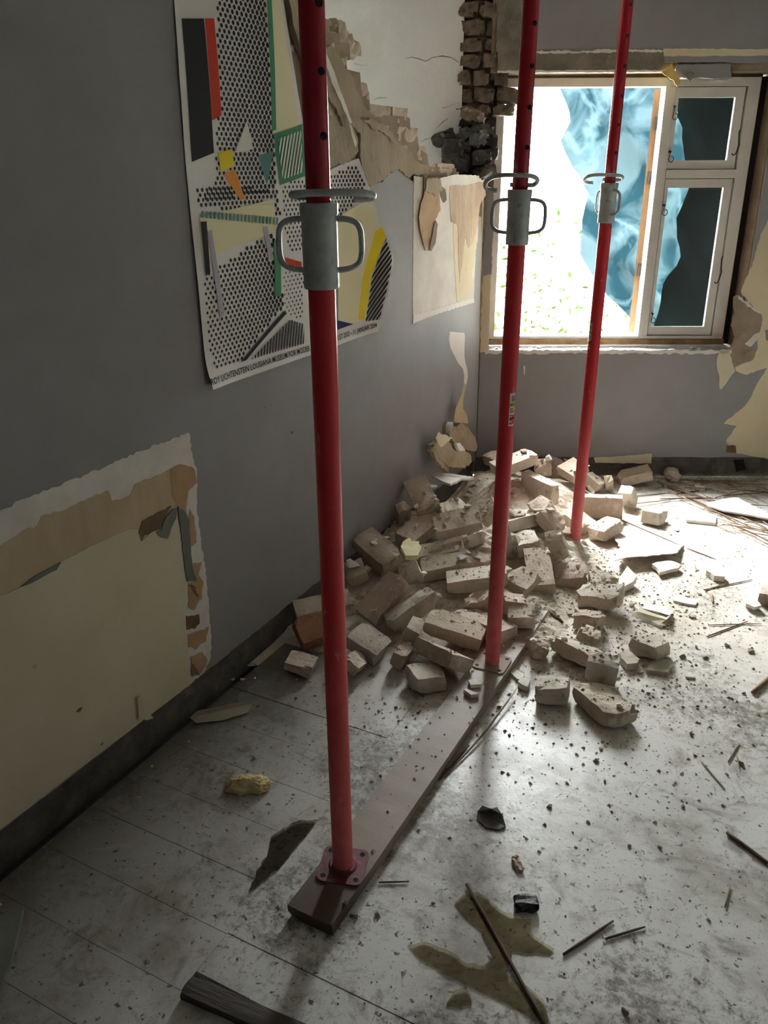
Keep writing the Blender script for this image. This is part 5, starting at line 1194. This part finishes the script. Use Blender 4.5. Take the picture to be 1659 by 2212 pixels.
sheet_on_floor('plaster_plate', [(720, 2030), (760, 2018), (812, 2045), (800, 2062), (730, 2055)], .010, .008, CHUNKW, 'small white flake on the floor near the lone half brick', 'plaster', 110, .002)
CD = (1000, 1200, 3.456)
sheet_on_floor('brick_shard', [(1160, 185), (1225, 78), (1300, 150), (1270, 190), (1195, 240), (1165, 225)], [.03, .06, .05, .04, .03, .03], .03, CHUNKW, 'white pointed shard at the right edge of the heap', 'rubble', 111, .003, c=CD)
sheet_on_floor('brick_shard', [(1370, 850), (1410, 790), (1500, 770), (1570, 820), (1530, 870), (1430, 860)], .018, .016, PALEBRICK[3], 'flat grey shard in front of the lone angular brick', 'rubble', 112, .003, c=CD)
sheet_on_floor('brick_shard', [(1175, 720), (1240, 710), (1320, 770), (1300, 800), (1220, 810), (1180, 760)], .03, .026, PALEBRICK[0], 'flat shard between the split brick and the lone angular brick', 'rubble', 113, .003, c=CD)
sheet_on_floor('plaster_flake', [(352, 870), (385, 840), (460, 888), (440, 925), (400, 920)], .012, .01, CHUNKW, 'white flake beside the plank edge', 'plaster', 114, .002, c=CD)
sheet_on_floor('plaster_flake', [(408, 940), (430, 908), (500, 922), (480, 980), (440, 965)], .024, .02, CHUNKW, 'blocky white flake with the thin stick leaning on it', 'plaster', 115, .002, c=CD)
sheet_on_floor('plaster_flake', [(8, 1000), (20, 992), (122, 1030), (60, 1040)], .052, .014, CHUNKW, 'white flake lying on the plank in front of the middle prop', 'plaster', 116, .001, c=CD)
sheet_on_floor('plaster_flake', [(40, 930), (90, 920), (140, 960), (60, 966)], .050, .012, CHUNKW, 'second pale crumb on the plank nearer the middle prop', 'plaster', 117, .001, c=CD)
sheet_on_floor('foam_scrap', [(890, 700), (945, 668), (960, 690), (1010, 695), (1030, 742), (1005, 790), (910, 797), (885, 745)], .165, .02, M('cream_foam_scrap', S(226, 218, 178), S(206, 196, 152), 14, .85, .5, 60), 'cream foam scrap wedged between bricks near the wall', 'foam', 118, .004, c=(600, 960, 3.318))
sheet_on_floor('plaster_sheet', [(1100, 215), (1135, 197), (1300, 215), (1410, 240), (1320, 245), (1240, 285), (1150, 250)], [.24, .25, .25, .245, .24, .235, .235], .01, PAPERW, 'white plaster scrap lying across the top of the heap by the corner', 'plaster', 119, .003, c=(600, 960, 3.318))
sheet_on_floor('paper_scrap', [(985, 405), (1010, 400), (1050, 450), (1035, 470), (1000, 440)], [.09, .10, .07, .06, .06], .0015, PAPERW, 'small curled paper right of the far prop foot', 'paper', 120, .002, c=(1000, 940, 3.687))
pts = [(410, 1550), (425, 1536), (520, 1515), (545, 1520), (535, 1540), (480, 1556), (425, 1562)]
sheet_on_floor('paper_scrap', pts, [.012, .02, .016, .006, .006, .006, .008], .0015, M('dirty_paper', S(150, 142, 122), S(128, 120, 100), 8, .85), 'faded paper scrap on the dark floor along the long wall', 'paper', 122, .002, c=None)
pts = [(-30, 2010), (30, 1962), (50, 1962), (22, 2080), (-4, 2140), (-40, 2140)]
sheet_on_floor('wood_offcut', pts, .014, .012, GREENGREY, 'greyish board offcut at the lower left picture edge', 'wood', 123, .001, c=None)
# dark shard and wet stone
sheet_on_floor('slate_shard', [(1030, 1752), (1042, 1740), (1062, 1748), (1075, 1742), (1085, 1760), (1093, 1785), (1078, 1790), (1050, 1786), (1032, 1772)], [.012, .02, .03, .026, .018, .008, .008, .008, .008], .008, M('dark_slate', S(84, 82, 78), S(58, 56, 54), 14, .6, .4, 40), 'dark grey pointed shard on the white floor', 'shard', 124, .002, c=None)
p = fl(1136, 1960); o_ = put('wet_stone', rough_box(.055, .042, .022, 55, .012, .003, cells=(4, 4, 3)), M('wet_dark_stone', S(52, 50, 46), S(34, 33, 30), 16, .45, .5, 60), (p[0], p[1], .013), Matrix.Rotation(.4, 3, 'Z')); tag(o_, 'wet black stone lying in the puddle', 'stone')
p = fl(1118, 1870); o_ = put('brick_crumb', rough_box(.05, .022, .010, 56, .008, .002, cells=(4, 3, 2)), PALEBRICK[2], (p[0], p[1], .008), Matrix.Rotation(-.9, 3, 'Z')); tag(o_, 'pinkish splinter of brick on the bare white floor', 'rubble')
# dark batten end at the bottom of the picture
a, b_ = fl(404, 2141), fl(660, 2255); d = (b_-a)/np.linalg.norm(b_-a); ln = np.linalg.norm(b_-a)+.25; c_ = a+d*ln/2
o_ = put('batten', rough_box(ln, .046, .022, 57, .003, .0006, cells=(10, 3, 2)), M('dark_batten', S(74, 64, 58), S(56, 48, 44), 8, .7, .3, 50, stretch=(.3, 2, 2)), (c_[0], c_[1]-.0, .0135), [[d[0], -d[1], 0], [d[1], d[0], 0], [0, 0, 1]]); tag(o_, 'dark brown batten lying across the bottom of the picture', 'batten')
# expanding foam lump
bm = bmesh.new(); bmesh.ops.create_icosphere(bm, subdivisions=5, radius=1)
for v in bm.verts:
    q = v.co.copy(); n_ = 1+.22*mnoise.noise(q*2.1)+.26*abs(mnoise.noise(q*4.5+Vector((3, 1, 2))))+.06*mnoise.noise(q*11)
    pin = 1-.30*math.exp(-((q.x-.1)/.25)**2)*(1 if q.y < 0 else .4)
    v.co = Vector((q.x*.056*n_, q.y*.030*n_*pin, max(-.35, q.z)*.026*n_))
p = fl(528, 1712); bmesh.ops.rotate(bm, verts=bm.verts, cent=(0, 0, 0), matrix=Matrix.Rotation(YL, 3, 'Z')); bmesh.ops.translate(bm, verts=bm.verts, vec=(p[0], p[1]+.02, .009))
o_ = from_bm('foam_lump', bm, FOAM, None, True); tag(o_, 'yellowish lump of expanding foam on the floor', 'foam')

# puddles: thin water over stained boards
def water(name, c1, rough, alpha):
    mt = bpy.data.materials.new(name); mt.use_nodes = True; nt = mt.node_tree; nt.nodes.clear(); L = nt.links.new
    out = nd(nt, 'ShaderNodeOutputMaterial'); gl = nd(nt, 'ShaderNodeBsdfGlossy', Roughness=rough); tr = nd(nt, 'ShaderNodeBsdfTransparent'); tr.inputs[0].default_value = c1
    fz = nd(nt, 'ShaderNodeFresnel', IOR=1.33); tc = nd(nt, 'ShaderNodeTexCoord'); n = nd(nt, 'ShaderNodeTexNoise', Scale=60., Detail=4.); L(tc.outputs['Object'], n.inputs['Vector'])
    bp = nd(nt, 'ShaderNodeBump', Strength=.25, Distance=.004); L(n.outputs['Fac'], bp.inputs['Height']); L(bp.outputs[0], gl.inputs['Normal']); L(bp.outputs[0], fz.inputs['Normal'])
    mx = nd(nt, 'ShaderNodeMixShader'); L(fz.outputs[0], mx.inputs[0]); L(tr.outputs[0], mx.inputs[1]); L(gl.outputs[0], mx.inputs[2]); L(mx.outputs[0], out.inputs[0]); return mt
WATER = water('murky_water', (.90, .88, .78, 1), .08, 1); WATERD = water('dark_water', (.74, .72, .67, 1), .12, 1)
def puddle(pts, mat_, label, seed, z=.0052):
    P = [np.array(fl(a, b_, z)) for a, b_ in pts]
    o_ = slab('puddle', jag(P, .004, .012, seed), (0, 0, 1), .0012, mat_); tag(o_, label, 'puddle'); return o_
puddle([(1000, 1935), (1030, 1925), (1060, 1945), (1085, 1970), (1120, 1985), (1150, 1985), (1150, 2020), (1175, 2040), (1195, 2048), (1190, 2062), (1160, 2060), (1110, 2055), (1095, 2075), (1100, 2110), (1150, 2140), (1180, 2170), (1190, 2212), (1165, 2212), (1140, 2190), (1090, 2160), (1040, 2140), (990, 2120), (940, 2090), (900, 2060), (880, 2040), (925, 2035), (960, 2050), (1010, 2080), (1050, 2085), (1060, 2060), (1040, 2010), (1000, 1975), (985, 1950)], WATER, 'olive brown puddle around the long stick on the floor', 131)
puddle([(586, 1808), (610, 1788), (650, 1772), (688, 1770), (665, 1800), (640, 1830), (600, 1876), (570, 1900), (540, 1925), (555, 1880), (575, 1850)], WATERD, 'dark wet stain left of the plank', 132, .004)
puddle([(980, 2140), (1010, 2132), (1020, 2165), (990, 2180), (965, 2172)], WATER, 'small black wet spot near the long stick', 133)

# ------------------------------------------------------------------ sticks and reeds
def stick(a, b_, r_, mat_, label, cat='stick', z0=.006, z1=.006, group=None, name='stick', mid=0., n=6):
    A, B_ = fl(*a, z0), fl(*b_, z1); mm_ = (A+B_)/2+np.array([mid, mid*.5, 0])
    P = [A, (A+mm_)/2+np.array([mid*.2, 0, 0]), mm_, (mm_+B_)/2, B_]
    o_ = MB().tube(P, [r_*.85, r_, r_, r_*.95, r_*.6], n).build(name, mat_, None, True); tag(o_, label, cat, group); return o_
stick((1008, 1910), (1195, 2245), .0048, DARKSTICK, 'long brown stick lying through the puddle', z0=.009, z1=.009)
stick((1217, 2062), (1325, 1989), .0036, DARKSTICK, 'brown stick of the crossed pair on the open floor, longer one', z0=.006)
stick((1308, 2028), (1393, 2002), .0030, DARKSTICK, 'shorter stick of the crossed pair on the open floor', z0=.006)
stick((1516, 1646), (1567, 1706), .0022, STICK, 'thin splinter on the floor at right, pointing down')
stick((1570, 1798), (1680, 1880), .0050, DARKSTICK, 'dark twig entering the picture from the right edge', z0=.008, z1=.008)
stick((1626, 1496), (1690, 1440), .0080, RAWWOOD, 'weathered wood splinter at the right edge beyond the twigs', z0=.010, z1=.012)
stick((1566, 1960), (1578, 1912), .0022, STICK, 'short pale straw at lower right')
stick((1573, 1646), (1597, 1604), .0024, STICK, 'short straw at right above the thin splinter')
stick((1592, 1632), (1597, 1660), .0018, STICK, 'tiny straw crossing the short straw at right')
stick((818, 1906), (884, 1904), .0022, DARKSTICK, 'rusty thin twig right of the nearest prop base')
stick((957, 1679), (1116, 1488), .0032, STICK, 'thin bent stick lying along the plank', z0=.006, z1=.020, mid=.012)
stick((950, 1684), (1010, 1612), .0036, DARKSTICK, 'short dark stick beside the thin bent stick', z0=.006)
stick((1342, 1123), (1465, 1176), .0030, DARKSTICK, 'thin stick crossing the large bent sheet', z0=.02, z1=.03)
stick((1484, 1184), (1546, 1208), .0026, DARKSTICK, 'thin stick right of the large bent sheet')
stick((1520, 1274), (1625, 1252), .0026, DARKSTICK, 'long twig on the bright floor at right')
stick((1522, 1275), (1562, 1262), .0022, STICK, 'short twig beside the long twig on bright floor')
stick((1527, 1375), (1615, 1342), .0028, DARKSTICK, 'twig of the lower pair on the right floor')
stick((1530, 1350), (1645, 1347), .0022, STICK, 'straw of the lower pair on the right floor')
stick((1500, 1218), (1505, 1232), .0022, STICK, 'tiny upright splinter by the white plaster block')
stick((1536, 1282), (1540, 1302), .0050, STICK, 'short flat splinter below the long twig')
stick((1160, 1303), (1215, 1345), .010, DARKSTICK, 'dark lath end sticking out of the heap front', z0=.03, z1=.012)
rr = random.Random(21)
RL = 'thin reed straw in the litter along the window wall'; RG = 'reeds along the window wall'
for a, b_, r_ in (((1430, 1048), (1659, 1118), .003), ((1440, 1050), (1700, 1130), .003), ((1455, 1066), (1600, 1128), .003), ((1480, 1070), (1625, 1140), .0035), ((1500, 1078), (1595, 1132), .003), ((1540, 1128), (1590, 1154), .0025), ((1560, 1132), (1680, 1150), .003), ((1610, 1140), (1690, 1158), .003), ((1620, 1150), (1700, 1165), .0025), ((1630, 1115), (1680, 1150), .0025), ((1545, 1075), (1600, 1060), .003), ((1372, 1088), (1460, 1078), .0028), ((1365, 1072), (1450, 1064), .0028), ((1345, 1062), (1440, 1050), .0028), ((1480, 1052), (1680, 1062), .003), ((1500, 1040), (1690, 1048), .0035), ((1460, 1036), (1640, 1040), .003), ((1600, 1075), (1640, 1088), .0025), ((1430, 1042), (1520, 1075), .003), ((1420, 1040), (1500, 1070), .003)):
    stick(a, b_, r_, STICK, RL, 'reed', rr.uniform(.004, .03), rr.uniform(.004, .025), RG, 'reed', mid=rr.uniform(-.01, .01), n=5)
for q in range(46):
    x = rr.uniform(1420, 1670); y_ = rr.uniform(1034, 1150); L_ = rr.uniform(40, 130); sl = rr.uniform(-.15, .5)
    if y_ > 1080 and x < 1500: continue
    stick((x, y_), (x+L_, y_+L_*sl), rr.uniform(.0014, .003), rr.choice((STICK, STICK, DARKSTICK)), RL, 'reed', rr.uniform(.003, .02), rr.uniform(.003, .02), RG, 'reed', mid=rr.uniform(-.015, .015), n=5)
# lump of plaster among the reeds
for px, py, r_, lb in ((1450, 1035, .055, 'brownish clod at the start of the reeds under the window'), (1640, 1022, .04, 'dark clod against the wall base at the right edge'), (1510, 1060, .028, 'pale clod between the reeds')):
    p = fl(px, py); o_ = put('clod', rough_box(r_*2.2, r_*1.3, r_, 60+px, .02, .006, cells=(4, 4, 3)), CHUNKM if px != 1640 else GRITM, (p[0], p[1], r_*.5+.003), Matrix.Rotation(px*.01, 3, 'Z')); tag(o_, lb, 'rubble')

# ------------------------------------------------------------------ torn paper and plaster in the corner
CC = (930, 700, 6.7)
def ribbon(name, L_, R_, offs, mat_, parent=None, th=.001):
    V = []; n = len(L_)
    for (a, b_), o0 in zip(L_, offs): V.append(lw(*crop(CC, [(a, b_)])[0], o0))
    for (a, b_), o0 in zip(R_, offs): V.append(lw(*crop(CC, [(a, b_)])[0], o0+.004))
    V2 = [v+np.array([-th, 0, 0]) for v in V]
    Fq = [(i, i+1, n+i+1, n+i) for i in range(n-1)]; m_ = 2*n
    Fq += [(m_+n+i, m_+n+i+1, m_+i+1, m_+i) for i in range(n-1)]
    return mk(name, V+V2, Fq, mat_, parent, True)
peel = empty('peeled_wallpaper', tuple(lw(1000, 905, .03))); tag(peel, 'twisted strip of wallpaper peeling up in the corner', 'wallpaper')
ribbon('white_end', [(285, 110), (270, 220), (290, 340), (345, 450), (400, 560), (470, 650), (490, 750), (485, 850)], [(490, 130), (498, 200), (492, 340), (492, 460), (505, 560), (535, 670), (540, 770), (520, 880)], [.075, .080, .082, .08, .078, .075, .07, .065], PAPERW, peel)
ribbon('tan_end', [(485, 850), (460, 1000), (420, 1100), (370, 1210), (345, 1330), (340, 1420)], [(520, 880), (492, 1000), (475, 1100), (470, 1220), (530, 1310), (545, 1440)], [.065, .058, .05, .045, .04, .035], TAN, peel)
def cslab(name, pts, X, th, mat_, label, cat, seed, tilt=0., group=None):
    P = [lw(*q, X) for q in crop(CC, pts)]; zb = min(p[2] for p in P); P = [p+np.array([-(p[2]-zb)*tilt, 0, 0]) for p in P]
    nr = np.array([1, 0, tilt]); nr = nr/np.linalg.norm(nr)
    o_ = slab(name, jag(P, .005, .015, seed), nr, th, mat_); tag(o_, label, cat, group); return o_
cslab('plaster_chunk', [(370, 1470), (480, 1500), (560, 1450), (630, 1500), (690, 1660), (690, 1780), (640, 1850), (560, 1830), (480, 1810), (420, 1730), (380, 1640)], .075, .03, BUFFL, 'round buff plaster slab standing in the corner, upper right one', 'plaster', 141, .25)
cslab('plaster_chunk', [(190, 1760), (330, 1670), (390, 1720), (430, 1850), (520, 1830), (610, 1900), (600, 2010), (480, 2090), (370, 2080), (290, 2070), (230, 1960)], .115, .035, BUFFL, 'buff plaster slab leaning in front in the corner', 'plaster', 142, .25)
cslab('plaster_chunk', [(95, 1810), (185, 1770), (225, 1960), (280, 2080), (260, 2150), (190, 2080), (140, 1980)], .10, .02, BUFFL, 'narrow buff plaster slab at the left of the corner pair', 'plaster', 143, .2)
cslab('plaster_chunk', [(410, 1740), (460, 1720), (505, 1830), (440, 1850)], .120, .015, PAPERW, 'small white chip stuck on the corner plaster slabs', 'plaster', 144, .2)
# paper curl
cpt = lw(*crop(CC, [(255, 1500)])[0], .07); V = []; n_ = 20
for k_ in range(n_):
    a = -2.2+k_/(n_-1)*4.6
    q = cpt+np.array([.006, 0, 0])+np.array([.012*math.sin(a*.5), .032*math.cos(a+.9), .030*math.sin(a+.9)])
    V += [q+np.array([.012, -.004, 0]), q-np.array([.018, -.006, .006])]
o_ = mk('paper_curl', V, [(2*i, 2*i+2, 2*i+3, 2*i+1) for i in range(n_-1)], PAPERW, None, True); tag(o_, 'small curled loop of paper above the corner plaster slabs', 'paper')
sd = o_.modifiers.new('thick', 'SOLIDIFY'); sd.thickness = .0008
cslab('paper_scrap', [(90, 1640), (150, 1570), (240, 1620), (330, 1650), (230, 1720), (160, 1780), (110, 1720)], .105, .002, CREAM, 'crumpled paper below the small curled loop', 'paper', 145, .1)
